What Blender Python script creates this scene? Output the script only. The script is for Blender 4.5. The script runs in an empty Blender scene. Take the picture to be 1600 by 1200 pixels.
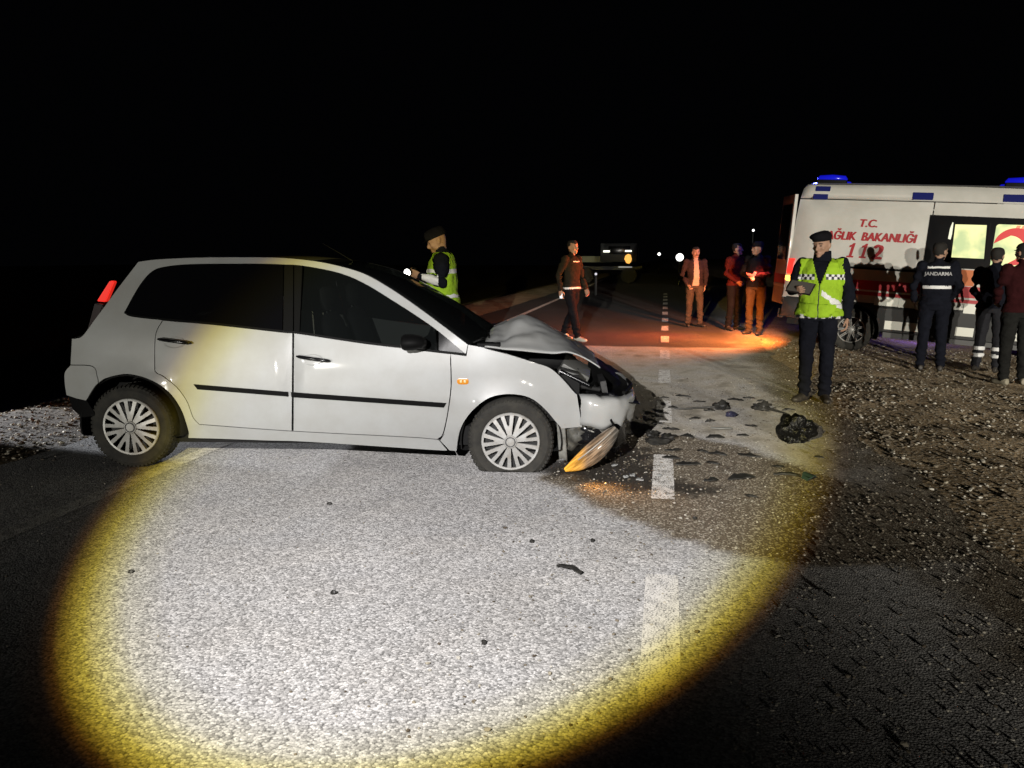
import bpy, bmesh, math, random
import numpy as np
from mathutils import Vector, Matrix, noise
from mathutils.bvhtree import BVHTree
from mathutils.geometry import delaunay_2d_cdt

random.seed(7)
RNG = np.random.default_rng(7)
scene = bpy.context.scene
COL = scene.collection
rad = math.radians

# ------------------------------------------------------------------ camera, world, lights
CAM_F, CAM_H = 1209.0, 1.42
cam_d = bpy.data.cameras.new('camera')
cam_d.sensor_width = 36.0
cam_d.lens = CAM_F / 1600 * 36
cam_d.clip_start = 0.05
cam_d.clip_end = 2000
cam = bpy.data.objects.new('camera', cam_d)
COL.objects.link(cam)
cam.location = (0, 0, CAM_H)
cam.rotation_euler = (rad(90) - math.atan(197 / CAM_F), 0, rad(11.1))
scene.camera = cam

world = bpy.data.worlds.new('World')
scene.world = world
world.use_nodes = True
world.node_tree.nodes['Background'].inputs[0].default_value = (0.55, 0.6, 0.8, 1)
world.node_tree.nodes['Background'].inputs[1].default_value = 0.0009
vs = scene.view_settings
vs.view_transform = 'Standard'
vs.look = 'None'
vs.exposure = 0.0
vs.gamma = 1.0
vs.use_curve_mapping = False
scene.cycles.max_bounces = 5
scene.cycles.diffuse_bounces = 2
scene.cycles.glossy_bounces = 3
scene.cycles.transparent_max_bounces = 8
scene.cycles.sample_clamp_indirect = 3.0
scene.cycles.caustics_reflective = False
scene.cycles.caustics_refractive = False


def lamp(name, kind, loc, energy, color, target=None, size=None, blend=0.2, radius=0.03, falloff=None):
    d = bpy.data.lights.new(name, kind)
    d.energy = energy
    d.color = color
    d.shadow_soft_size = radius
    o = bpy.data.objects.new(name, d)
    COL.objects.link(o)
    o.location = loc
    if kind == 'SPOT':
        d.spot_size = size
        d.spot_blend = blend
    if target is not None:
        o.rotation_euler = (Vector(target) - Vector(loc)).to_track_quat('-Z', 'Y').to_euler()
    if falloff:
        d.use_nodes = True
        nt = d.node_tree
        em = nt.nodes['Emission']
        f = nt.nodes.new('ShaderNodeLightFalloff')
        f.inputs['Strength'].default_value = 1.0
        nt.links.new(f.outputs[falloff], em.inputs['Strength'])
    return o


# hand torch whose beam has the yellow-brown rim of a cheap LED lens
TORCH = Vector((-0.85, -0.12, 1.92))
_az, _el = -0.078, -0.416
tdir = Vector((math.sin(_az) * math.cos(_el), math.cos(_az) * math.cos(_el), math.sin(_el)))
torch = lamp('torch_beam', 'SPOT', TORCH, 1.0, (1, 1, 1), TORCH + tdir, rad(54), 0.0, 0.012)
td = torch.data
td.use_nodes = True
nt = td.node_tree
em = nt.nodes['Emission']
tc = nt.nodes.new('ShaderNodeTexCoord')
sep = nt.nodes.new('ShaderNodeSeparateXYZ')
nt.links.new(tc.outputs['Normal'], sep.inputs[0])
ab = nt.nodes.new('ShaderNodeMath'); ab.operation = 'ABSOLUTE'
nt.links.new(sep.outputs['Z'], ab.inputs[0])
ac = nt.nodes.new('ShaderNodeMath'); ac.operation = 'ARCCOSINE'
nt.links.new(ab.outputs[0], ac.inputs[0])
mr = nt.nodes.new('ShaderNodeMapRange')
mr.inputs['From Min'].default_value = rad(0)
mr.inputs['From Max'].default_value = rad(26)
nt.links.new(ac.outputs[0], mr.inputs['Value'])
cr = nt.nodes.new('ShaderNodeValToRGB')
els = [(0.0, (1.0, 0.97, 0.97)), (0.68, (0.98, 0.95, 0.93)), (0.765, (0.94, 0.89, 0.74)), (0.815, (0.84, 0.75, 0.34)),
       (0.86, (0.58, 0.46, 0.065)), (0.893, (0.27, 0.18, 0.014)), (0.918, (0.06, 0.024, 0.002)), (0.945, (0.004, 0.002, 0.001)), (1.0, (0.0, 0.0, 0.0))]
ramp = cr.color_ramp
ramp.elements[0].position = els[0][0]; ramp.elements[0].color = (*els[0][1], 1)
ramp.elements[1].position = els[-1][0]; ramp.elements[1].color = (*els[-1][1], 1)
for p_, c_ in els[1:-1]:
    e_ = ramp.elements.new(p_); e_.color = (*c_, 1)
nt.links.new(mr.outputs[0], cr.inputs[0])
nt.links.new(cr.outputs[0], em.inputs['Color'])
fo = nt.nodes.new('ShaderNodeLightFalloff')
fo.inputs['Strength'].default_value = 1.0
nt.links.new(fo.outputs['Linear'], em.inputs['Strength'])
td.energy = 250.0

# headlights of a vehicle standing behind the photographer, on the right
for hx_ in (7.2, 8.6):
    lamp('headlight_beam', 'SPOT', (hx_, -16.0, 1.9), 16000, (1.0, 0.94, 0.82), (5.3, 12.0, 2.3), rad(38), 1.0, 0.08)
# added fill spot that brightens the car's rear quarter, no known source
lamp('rear_quarter_fill', 'SPOT', (-5.5, -19.0, 0.62), 8200, (1.0, 0.97, 0.88), (-3.9, 5.0, 1.55), rad(15), 1.0, 0.06)
# beam of another vehicle that rakes across the verge behind the car
lamp('side_beam', 'SPOT', (-13.0, 6.9, 1.5), 13000, (0.93, 0.95, 1.0), (-5.2, 5.72, 0.0), rad(9.5), 0.3, 0.05)

# ------------------------------------------------------------------ material helpers
MATS = {}


def mat(name, col, rough=0.5, metal=0.0, spec=0.5, var=None, bump=None, coat=0.0, emit=None, estr=0.0, col2=None, diff_rough=0.0, detail=4):
    if name in MATS:
        return MATS[name]
    m = bpy.data.materials.new(name)
    m.use_nodes = True
    nt = m.node_tree
    b = nt.nodes['Principled BSDF']
    b.inputs['Base Color'].default_value = (*col, 1)
    b.inputs['Roughness'].default_value = rough
    b.inputs['Metallic'].default_value = metal
    b.inputs['Specular IOR Level'].default_value = spec
    b.inputs['Coat Weight'].default_value = coat
    b.inputs['Coat Roughness'].default_value = 0.06
    if diff_rough and 'Diffuse Roughness' in b.inputs:
        b.inputs['Diffuse Roughness'].default_value = diff_rough
    if emit:
        b.inputs['Emission Color'].default_value = (*emit, 1)
        b.inputs['Emission Strength'].default_value = estr
    if var or bump:
        tcn = nt.nodes.new('ShaderNodeTexCoord')
    if var:
        n = nt.nodes.new('ShaderNodeTexNoise')
        n.inputs['Scale'].default_value = var[0]
        n.inputs['Detail'].default_value = detail
        n.inputs['Roughness'].default_value = 0.65
        nt.links.new(tcn.outputs['Object'], n.inputs['Vector'])
        r = nt.nodes.new('ShaderNodeMapRange')
        r.inputs['From Min'].default_value = 0.35
        r.inputs['From Max'].default_value = 0.68
        nt.links.new(n.outputs['Fac'], r.inputs['Value'])
        mx = nt.nodes.new('ShaderNodeMix'); mx.data_type = 'RGBA'
        mx.inputs[6].default_value = (*col, 1)
        c2 = col2 or tuple(c * (1 - var[1]) for c in col)
        mx.inputs[7].default_value = (*c2, 1)
        nt.links.new(r.outputs[0], mx.inputs[0])
        nt.links.new(mx.outputs[2], b.inputs['Base Color'])
        rr = nt.nodes.new('ShaderNodeMapRange')
        rr.inputs['To Min'].default_value = rough
        rr.inputs['To Max'].default_value = min(1, rough + 0.15)
        nt.links.new(n.outputs['Fac'], rr.inputs['Value'])
        nt.links.new(rr.outputs[0], b.inputs['Roughness'])
    if bump:
        n2 = nt.nodes.new('ShaderNodeTexNoise')
        n2.inputs['Scale'].default_value = bump[0]
        n2.inputs['Detail'].default_value = 4
        nt.links.new(tcn.outputs['Object'], n2.inputs['Vector'])
        bp = nt.nodes.new('ShaderNodeBump')
        bp.inputs['Strength'].default_value = bump[1]
        bp.inputs['Distance'].default_value = bump[2] if len(bump) > 2 else 0.01
        nt.links.new(n2.outputs['Fac'], bp.inputs['Height'])
        nt.links.new(bp.outputs[0], b.inputs['Normal'])
    MATS[name] = m
    return m


def glass_mat(name, tint, clear, rough=0.03):
    if name in MATS:
        return MATS[name]
    m = bpy.data.materials.new(name)
    m.use_nodes = True
    nt = m.node_tree
    b = nt.nodes['Principled BSDF']
    b.inputs['Base Color'].default_value = (*tint, 1)
    b.inputs['Roughness'].default_value = rough
    b.inputs['Specular IOR Level'].default_value = 0.5
    t = nt.nodes.new('ShaderNodeBsdfTransparent')
    t.inputs[0].default_value = (0.75, 0.8, 0.78, 1)
    mx = nt.nodes.new('ShaderNodeMixShader')
    mx.inputs[0].default_value = clear
    nt.links.new(b.outputs[0], mx.inputs[1])
    nt.links.new(t.outputs[0], mx.inputs[2])
    nt.links.new(mx.outputs[0], nt.nodes['Material Output'].inputs[0])
    MATS[name] = m
    return m


# ------------------------------------------------------------------ object helpers
def tag(o, label=None, cat=None, group=None, kind=None):
    if label: o['label'] = label
    if cat: o['category'] = cat
    if group: o['group'] = group
    if kind: o['kind'] = kind
    return o


def empty(name, loc=(0, 0, 0), rz=0.0):
    o = bpy.data.objects.new(name, None)
    COL.objects.link(o)
    o.empty_display_size = 0.1
    o.location = loc
    o.rotation_euler = (0, 0, rz)
    return o


def link_mesh(name, me, m=None, parent=None):
    o = bpy.data.objects.new(name, me)
    COL.objects.link(o)
    if m is not None and len(me.materials) == 0:
        me.materials.append(m)
    if parent is not None:
        o.parent = parent
    return o


def bm_obj(name, bm, m, parent=None, smooth=True, sharp=None):
    bmesh.ops.recalc_face_normals(bm, faces=bm.faces) if sharp != 'keep' else None
    if smooth and sharp not in (None, 'keep'):
        for e in bm.edges:
            if len(e.link_faces) == 2 and e.calc_face_angle(0) > sharp:
                e.smooth = False
    for f in bm.faces:
        f.smooth = smooth
    me = bpy.data.meshes.new(name)
    bm.to_mesh(me)
    bm.free()
    return link_mesh(name, me, m, parent)


def raw_obj(name, verts, faces, m, parent=None, smooth=True):
    me = bpy.data.meshes.new(name)
    me.from_pydata([tuple(v) for v in verts], [], faces)
    me.update()
    if smooth:
        me.polygons.foreach_set('use_smooth', [True] * len(me.polygons))
    return link_mesh(name, me, m, parent)


def add_box(bm, c, s, rot=None, bevel=0.0):
    r = bmesh.ops.create_cube(bm, size=1.0)
    vs_ = r['verts']
    M = Matrix.Translation(c) @ (rot.to_4x4() if rot else Matrix.Identity(4)) @ Matrix.Diagonal((*s, 1))
    bmesh.ops.transform(bm, matrix=M, verts=vs_)
    if bevel:
        es = list({e for v in vs_ for e in v.link_edges})
        bmesh.ops.bevel(bm, geom=es, offset=bevel, segments=2, affect='EDGES', profile=0.6)
    return vs_


def box(name, c, s, m, parent=None, rot=None, bevel=0.0):
    bm = bmesh.new()
    add_box(bm, c, s, rot, bevel)
    return bm_obj(name, bm, m, parent, smooth=bevel > 0, sharp=rad(40))


def frame_for(d):
    d = Vector(d).normalized()
    a = Vector((0, 0, 1)) if abs(d.z) < 0.95 else Vector((0, 1, 0))
    s = d.cross(a).normalized()
    return s, d.cross(s).normalized()


def add_tube(bm, pts, radii, seg=10, cap=True, flat=None, side=None):
    """tube through pts; radii floats or (rs, rt) pairs; side = fixed first axis"""
    rings = []
    n = len(pts)
    for i, p in enumerate(pts):
        p = Vector(p)
        d = Vector(pts[min(i + 1, n - 1)]) - Vector(pts[max(i - 1, 0)])
        if side is not None:
            s = Vector(side)
            d.normalize()
            s = (s - d * s.dot(d)).normalized()
            t = d.cross(s)
        else:
            s, t = frame_for(d)
        r = radii[i] if not isinstance(radii, (int, float)) else radii
        rs, rt = r if isinstance(r, (tuple, list)) else (r, r)
        ring = []
        for k in range(seg):
            a = 2 * math.pi * k / seg
            ring.append(bm.verts.new(p + s * math.cos(a) * rs + t * math.sin(a) * rt))
        rings.append(ring)
    for a, b in zip(rings[:-1], rings[1:]):
        for k in range(seg):
            bm.faces.new((a[k], a[(k + 1) % seg], b[(k + 1) % seg], b[k]))
    if cap:
        bm.faces.new(list(reversed(rings[0])))
        bm.faces.new(rings[-1])
    return rings


def tube(name, pts, radii, m, parent=None, seg=8):
    bm = bmesh.new()
    add_tube(bm, pts, radii, seg)
    return bm_obj(name, bm, m, parent, sharp=rad(60))


def add_ball(bm, c, r, sub=2):
    res = bmesh.ops.create_icosphere(bm, subdivisions=sub, radius=1.0)
    rr = r if isinstance(r, (tuple, list)) else (r, r, r)
    bmesh.ops.transform(bm, matrix=Matrix.Translation(c) @ Matrix.Diagonal((*rr, 1)), verts=res['verts'])
    return res['verts']


def add_lathe(bm, prof, seg=48, axis='y', center=(0, 0, 0), closed=False):
    """profile of (radius, along) turned about an axis"""
    c = Vector(center)
    rings = []
    for k in range(seg):
        a = 2 * math.pi * k / seg
        ring = []
        for r, h in prof:
            if axis == 'y':
                v = Vector((r * math.cos(a), h, r * math.sin(a)))
            else:
                v = Vector((r * math.cos(a), r * math.sin(a), h))
            ring.append(bm.verts.new(c + v))
        rings.append(ring)
    n = len(prof)
    for k in range(seg):
        a, b = rings[k], rings[(k + 1) % seg]
        for i in range(n if closed else n - 1):
            j = (i + 1) % n
            try:
                bm.faces.new((a[i], b[i], b[j], a[j]))
            except ValueError:
                pass


def sp(pts, n=6):
    """Catmull-Rom through points (2D)"""
    P = [np.array(p, float) for p in pts]
    if len(P) < 3:
        return [tuple(p) for p in P]
    out = []
    for i in range(len(P) - 1):
        p0 = P[i - 1] if i > 0 else 2 * P[0] - P[1]
        p1, p2 = P[i], P[i + 1]
        p3 = P[i + 2] if i + 2 < len(P) else 2 * P[-1] - P[-2]
        for k in range(n):
            t = k / n
            out.append(tuple(0.5 * ((2 * p1) + (p2 - p0) * t + (2 * p0 - 5 * p1 + 4 * p2 - p3) * t * t + (3 * p1 - p0 - 3 * p2 + p3) * t ** 3)))
    out.append(tuple(P[-1]))
    return out


def path(*segs):
    out = []
    for s in segs:
        for p in s:
            if not out or (abs(out[-1][0] - p[0]) + abs(out[-1][1] - p[1])) > 1e-4:
                out.append(tuple(p))
    if abs(out[0][0] - out[-1][0]) + abs(out[0][1] - out[-1][1]) < 1e-4:
        out.pop()
    return out


def inset_poly(poly, d):
    P = [Vector(p) for p in poly]
    n = len(P)
    area = sum(P[i].x * P[(i + 1) % n].y - P[(i + 1) % n].x * P[i].y for i in range(n))
    sgn = 1 if area > 0 else -1
    out = []
    for i in range(n):
        e1 = (P[i] - P[i - 1]).normalized()
        e2 = (P[(i + 1) % n] - P[i]).normalized()
        nn = Vector((-e1.y - e2.y, e1.x + e2.x))
        if nn.length < 1e-6:
            nn = Vector((-e1.y, e1.x))
        nn.normalize()
        c = max(0.4, nn.dot(Vector((-e1.y, e1.x))))
        out.append(tuple(P[i] + nn * (sgn * d / c)))
    return out


def sd_poly(P, poly):
    """signed distance (inside positive) of points P (n,2) to a polygon"""
    poly = np.array(poly, float)
    d = np.full(len(P), 1e9)
    inside = np.zeros(len(P), bool)
    for i in range(len(poly)):
        a, b = poly[i - 1], poly[i]
        ab_ = b - a
        t = np.clip(((P - a) @ ab_) / (ab_ @ ab_), 0, 1)
        d = np.minimum(d, np.hypot(*(P - a - t[:, None] * ab_).T))
        c = ((a[1] > P[:, 1]) != (b[1] > P[:, 1]))
        with np.errstate(divide='ignore', invalid='ignore'):
            xi = (b[0] - a[0]) * (P[:, 1] - a[1]) / (b[1] - a[1]) + a[0]
        inside ^= c & (P[:, 0] < xi)
    return np.where(inside, d, -d)


def panel(name, poly, fmap, m, parent, gap=0.0025, grid=0.07, depth=0.02, inward=(0, 1, 0)):
    """a sheet-metal panel: outline in (a, b), mapped to a curved surface, edges folded inwards"""
    poly = inset_poly(poly, gap) if gap else poly
    n = len(poly)
    pts2 = [Vector(p) for p in poly]
    if grid:
        A = np.array(poly)
        gx_ = np.arange(A[:, 0].min() + grid * .5, A[:, 0].max(), grid)
        gz_ = np.arange(A[:, 1].min() + grid * .5, A[:, 1].max(), grid)
        if len(gx_) and len(gz_):
            G = np.stack(np.meshgrid(gx_, gz_), -1).reshape(-1, 2)
            pts2 += [Vector(p) for p in G[sd_poly(G, poly) > grid * .3]]
    cv, _, cf, _, _, _ = delaunay_2d_cdt(pts2, [(i, (i + 1) % n) for i in range(n)], [list(range(n))], 1, 1e-6)
    bm = bmesh.new()
    vs_ = [bm.verts.new((p[0], 0, p[1])) for p in cv]
    for f in cf:
        bm.faces.new([vs_[i] for i in f])
    bm.normal_update()
    for v in bm.verts:
        v.co = Vector(fmap(v.co.x, v.co.z))
    bnd = [e for e in bm.edges if e.is_boundary]
    for e in bnd:
        e.smooth = False
    if depth:
        r = bmesh.ops.extrude_edge_only(bm, edges=bnd)
        iw = Vector(inward) * depth
        for g in r['geom']:
            if isinstance(g, bmesh.types.BMVert):
                g.co += iw
    return bm_obj(name, bm, m, parent)


def loft(name, rows, m, parent, closed_u=False, solid=0.0, smooth=True):
    """rows: list of equally long point lists"""
    n = len(rows[0])
    verts = [p for r in rows for p in r]
    faces = []
    for i in range(len(rows) - 1):
        for j in range(n - 1):
            a = i * n + j
            faces.append((a, a + 1, a + n + 1, a + n))
    o = raw_obj(name, verts, faces, m, parent, smooth)
    if solid:
        md = o.modifiers.new('solid', 'SOLIDIFY')
        md.thickness = solid
        md.offset = 0
    return o


def text_mesh(txt, size, m, bold=0.0, shear=0.0, extrude=0.0, align='CENTER', xscale=1.0):
    cu = bpy.data.curves.new('lettering', 'FONT')
    cu.body = txt
    cu.size = size
    cu.offset = bold
    cu.shear = shear
    cu.extrude = extrude
    cu.align_x = align
    cu.resolution_u = 3
    to = bpy.data.objects.new('lettering', cu)
    COL.objects.link(to)
    dg = bpy.context.evaluated_depsgraph_get()
    dg.update()
    me = bpy.data.meshes.new_from_object(to.evaluated_get(dg))
    bpy.data.objects.remove(to)
    for v in me.vertices:
        v.co.x *= xscale
    me.materials.clear()
    me.materials.append(m)
    return me


def fbm(x, y, z=0.0, o=4):
    return noise.fractal(Vector((x, y, z)), 0.8, 2.1, o)


def ground_z(X, Y=0.0):
    z = 0.0
    if X > 2.5:
        z = -0.06 * min(X - 2.5, 6.0)
    if X < -6.0:
        z = -0.22 * min(-6.0 - X, 45.0)  # left side shaped to drop away, keeping lamp light off it
    return z

# ------------------------------------------------------------------ ground, road
BROWN_BAND = [(-0.78, 4.85), (-0.4, 4.42), (-0.09, 4.05), (0.32, 3.74), (0.66, 3.62), (1.1, 3.7), (1.9, 3.9), (1.9, 4.6), (1.35, 4.85), (1.08, 5.23), (0.85, 5.6), (0.58, 6.05), (0.2, 6.25), (-0.25, 6.25), (-0.6, 5.4)]
DUST = [(-0.6, 6.2), (0.2, 6.3), (0.6, 6.1), (1.1, 5.2), (1.9, 4.6), (1.9, 12.9), (-0.6, 12.7), (-1.2, 9.0)]
OIL = [(-0.95, 5.05), (-0.55, 4.78), (-0.15, 4.62), (0.12, 4.66), (0.32, 4.66), (0.36, 4.8), (0.15, 4.95), (0.0, 5.3), (-0.1, 5.8), (-0.35, 5.9), (-0.6, 5.5)]
OIL2 = [(-0.2, 6.6), (0.1, 6.9), (0.2, 7.6), (-0.1, 8.6), (-0.5, 8.9), (-0.7, 7.6)]


def mask_nodes(nt, attr):
    a = nt.nodes.new('ShaderNodeAttribute')
    a.attribute_name = attr
    return a.outputs['Fac']


def mixc(nt, fac, a, b):
    m = nt.nodes.new('ShaderNodeMix'); m.data_type = 'RGBA'
    for i, v in ((6, a), (7, b)):
        if isinstance(v, tuple):
            m.inputs[i].default_value = (*v, 1)
        else:
            nt.links.new(v, m.inputs[i])
    if isinstance(fac, (int, float)):
        m.inputs[0].default_value = fac
    else:
        nt.links.new(fac, m.inputs[0])
    return m.outputs[2]


def rng_(nt, v, a, b, c=0.0, d=1.0):
    r = nt.nodes.new('ShaderNodeMapRange')
    for i, x in zip(('From Min', 'From Max', 'To Min', 'To Max'), (a, b, c, d)):
        r.inputs[i].default_value = x
    nt.links.new(v, r.inputs['Value'])
    return r.outputs[0]


def mth(nt, op, a, b=None):
    m = nt.nodes.new('ShaderNodeMath'); m.operation = op
    for i, v in enumerate((a, b)):
        if v is None: continue
        if isinstance(v, (int, float)): m.inputs[i].default_value = v
        else: nt.links.new(v, m.inputs[i])
    return m.outputs[0]


def scaled(nt, col, fac):
    m = nt.nodes.new('ShaderNodeVectorMath'); m.operation = 'SCALE'
    nt.links.new(col, m.inputs[0])
    nt.links.new(fac, m.inputs['Scale'])
    return m.outputs[0]


def road_material():
    m = bpy.data.materials.new('asphalt')
    m.use_nodes = True
    nt = m.node_tree
    b = nt.nodes['Principled BSDF']
    tcn = nt.nodes.new('ShaderNodeTexCoord')
    co = tcn.outputs['Object']

    def vor(scale, feat='F1'):
        v = nt.nodes.new('ShaderNodeTexVoronoi')
        v.feature = feat
        v.voronoi_dimensions = '2D'
        v.inputs['Scale'].default_value = scale
        v.inputs['Randomness'].default_value = 1.0
        nt.links.new(co, v.inputs['Vector'])
        return v

    def noi(scale, det=4):
        n = nt.nodes.new('ShaderNodeTexNoise')
        n.inputs['Scale'].default_value = scale
        n.inputs['Detail'].default_value = det
        n.inputs['Roughness'].default_value = 0.6
        nt.links.new(co, n.inputs['Vector'])
        return n.outputs['Fac']
    v1 = vor(105.0)
    v2 = vor(230.0)
    sepc = nt.nodes.new('ShaderNodeSeparateColor')
    nt.links.new(v1.outputs['Color'], sepc.inputs[0])
    r1 = sepc.outputs[0]
    sep2 = nt.nodes.new('ShaderNodeSeparateColor')
    nt.links.new(v2.outputs['Color'], sep2.inputs[0])
    r2 = sep2.outputs[0]
    grain = mth(nt, 'MULTIPLY', rng_(nt, r1, 0, 1, 0.55, 1.32), rng_(nt, r2, 0, 1, 0.78, 1.22))
    pit = rng_(nt, v1.outputs['Distance'], 0.45, 0.8, 1.0, 0.45)
    grain = mth(nt, 'MULTIPLY', grain, pit)
    # binder patches between the chips
    grain = mth(nt, 'MULTIPLY', grain, rng_(nt, noi(28, 3), 0.36, 0.6, 0.80, 1.10))
    large = rng_(nt, noi(1.1, 6), 0.3, 0.7, 0.82, 1.12)
    base = mixc(nt, noi(2.3, 3), (0.45, 0.43, 0.405), (0.42, 0.42, 0.425))
    base = scaled(nt, base, mth(nt, 'MULTIPLY', grain, large))
    # brown band with pale speckles over the lane and its right edge
    chips = mixc(nt, rng_(nt, r1, 0.72, 0.82), (0.135, 0.108, 0.078), (0.38, 0.34, 0.27))
    chips = scaled(nt, chips, mth(nt, 'MULTIPLY', rng_(nt, r2, 0, 1, 0.55, 1.3), pit))
    base = mixc(nt, mask_nodes(nt, 'brown_mask'), base, chips)
    # trodden dust
    dust = mixc(nt, noi(7, 6), (0.30, 0.265, 0.205), (0.42, 0.385, 0.32))
    dust = scaled(nt, dust, rng_(nt, mth(nt, 'MULTIPLY', r1, r2), 0, 1, 0.8, 1.25))
    base = mixc(nt, mask_nodes(nt, 'dust'), base, dust)
    # older black surfacing further down the road
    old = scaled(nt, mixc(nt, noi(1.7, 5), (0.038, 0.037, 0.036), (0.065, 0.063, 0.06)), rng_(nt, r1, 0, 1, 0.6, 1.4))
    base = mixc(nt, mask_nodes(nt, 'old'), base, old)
    oil = mask_nodes(nt, 'oil')
    base = mixc(nt, mth(nt, 'MULTIPLY', oil, 0.88), base, (0.022, 0.02, 0.018))
    nt.links.new(base, b.inputs['Base Color'])
    nt.links.new(rng_(nt, oil, 0, 1, 0.92, 0.38), b.inputs['Roughness'])
    b.inputs['Specular IOR Level'].default_value = 0.25
    if 'Diffuse Roughness' in b.inputs:
        b.inputs['Diffuse Roughness'].default_value = 1.0
    h = mth(nt, 'ADD', mth(nt, 'MULTIPLY', v1.outputs['Distance'], -1.0), mth(nt, 'MULTIPLY', r1, 0.5))
    h = mth(nt, 'ADD', h, mth(nt, 'MULTIPLY', v2.outputs['Distance'], -0.35))
    bp = nt.nodes.new('ShaderNodeBump')
    bp.inputs['Distance'].default_value = 0.006
    nt.links.new(h, bp.inputs['Height'])
    nt.links.new(rng_(nt, mask_nodes(nt, 'dust'), 0, 1, 0.62, 0.42), bp.inputs['Strength'])
    nt.links.new(bp.outputs[0], b.inputs['Normal'])
    return m


def grid_sheet(name, xs, ys, zf, m, edge=None):
    nx, ny = len(xs), len(ys)
    X, Y = np.meshgrid(xs, ys)
    X = X.copy()
    if edge is not None:
        edge(X, Y)
    Z = np.vectorize(zf)(X, Y)
    verts = np.stack([X, Y, Z], -1).reshape(-1, 3)
    idx = np.arange(nx * ny).reshape(ny, nx)
    faces = np.stack([idx[:-1, :-1], idx[:-1, 1:], idx[1:, 1:], idx[1:, :-1]], -1).reshape(-1, 4)
    o = raw_obj(name, verts, faces.tolist(), m)
    return o, verts


def set_attr(o, name, vals):
    a = o.data.attributes.new(name, 'FLOAT', 'POINT')
    a.data.foreach_set('value', np.asarray(vals, np.float32))


def road_edge(X, Y):
    for j in range(X.shape[0]):
        y = Y[j, 0]
        X[j, -1] = 1.62 + 0.16 * fbm(y * 0.9, 3.1) + 0.06 * fbm(y * 4.0, 8.0)
        X[j, 0] = -4.45 + 0.10 * fbm(y * 0.8, 9.1)


ASPHALT = road_material()
rx = np.concatenate([np.arange(-4.4, 1.56, 0.06), [1.62]])
rx[0] = -4.45
ry = np.concatenate([np.arange(-8, 1.5, 0.5), np.arange(1.5, 14, 0.06), np.arange(14, 40, 1.0), np.arange(40, 420, 20.0)])
road, RV = grid_sheet('road', rx, ry, lambda x, y: 0.0, ASPHALT, road_edge)
tag(road, kind='structure')
P2 = RV[:, :2]
near = (P2[:, 1] > 1) & (P2[:, 1] < 14.5)
nz = np.zeros(len(P2)); nz2 = np.zeros(len(P2)); nz3 = np.zeros(len(P2))
for i in np.nonzero(near)[0]:
    x, y = P2[i]
    nz[i] = fbm(x * 2.2, y * 2.2, 1.0)
    nz2[i] = fbm(x * 9, y * 7, 4.0)
    nz3[i] = fbm(x * 5, y * 3.0, 7.0)
soft = lambda d, w: np.clip(0.5 + d / w, 0, 1)
d_sp = sd_poly(P2, BROWN_BAND) + 0.05 * nz + 0.035 * nz2
sp_m = np.maximum(soft(d_sp, 0.07), soft(P2[:, 0] - 1.22 + 0.25 * nz + 0.1 * nz2, 0.5))
du = soft(sd_poly(P2, DUST) + 0.12 * nz + 0.05 * nz2, 0.30) * np.clip(0.75 + 0.5 * nz3, 0.2, 1)
oil = np.maximum(soft(sd_poly(P2, OIL) + 0.10 * nz + 0.12 * nz2, 0.12), 0.35 * soft(sd_poly(P2, OIL2) + 0.2 * nz3, 0.5))
streak = np.clip(nz3 * 2.2 - 0.55, 0, 1) * soft(sd_poly(P2, DUST), 0.4) * 0.5
oil = np.where(near, np.maximum(oil, streak), 0)
set_attr(road, 'brown_mask', np.where(near, sp_m, 0))
set_attr(road, 'dust', np.where(near, np.clip(du - sp_m, 0, 1), 0))
set_attr(road, 'oil', oil)
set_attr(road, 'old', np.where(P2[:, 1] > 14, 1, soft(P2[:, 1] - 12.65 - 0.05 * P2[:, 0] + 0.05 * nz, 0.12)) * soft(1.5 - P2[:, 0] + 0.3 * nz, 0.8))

# painted markings, worn
paint = bpy.data.materials.new('road_paint')
paint.use_nodes = True
nt = paint.node_tree
b = nt.nodes['Principled BSDF']
tcn = nt.nodes.new('ShaderNodeTexCoord')
vv = nt.nodes.new('ShaderNodeTexVoronoi'); vv.voronoi_dimensions = '2D'; vv.inputs['Scale'].default_value = 105
nn = nt.nodes.new('ShaderNodeTexNoise'); nn.inputs['Scale'].default_value = 16; nn.inputs['Detail'].default_value = 8
nt.links.new(tcn.outputs['Object'], vv.inputs['Vector'])
nt.links.new(tcn.outputs['Object'], nn.inputs['Vector'])
w = mth(nt, 'ADD', mth(nt, 'MULTIPLY', vv.outputs['Distance'], 0.55), mth(nt, 'MULTIPLY', nn.outputs['Fac'], 0.8))
nt.links.new(scaled(nt, mixc(nt, nn.outputs['Fac'], (0.62, 0.60, 0.57), (0.48, 0.46, 0.42)), rng_(nt, vv.outputs['Distance'], 0.2, 0.8, 1.03, 0.85)), b.inputs['Base Color'])
b.inputs['Roughness'].default_value = 0.8
b.inputs['Diffuse Roughness'].default_value = 1.0
wear = rng_(nt, w, 0.56, 0.88, 0.0, 1.0)
tr = nt.nodes.new('ShaderNodeBsdfTransparent')
mx = nt.nodes.new('ShaderNodeMixShader')
nt.links.new(wear, mx.inputs[0])
nt.links.new(b.outputs[0], mx.inputs[1])
nt.links.new(tr.outputs[0], mx.inputs[2])
nt.links.new(mx.outputs[0], nt.nodes['Material Output'].inputs[0])
bp = nt.nodes.new('ShaderNodeBump'); bp.inputs['Distance'].default_value = 0.004; bp.inputs['Strength'].default_value = 0.6
nt.links.new(mth(nt, 'MULTIPLY', vv.outputs['Distance'], -1.0), bp.inputs['Height'])
nt.links.new(bp.outputs[0], b.inputs['Normal'])

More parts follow.
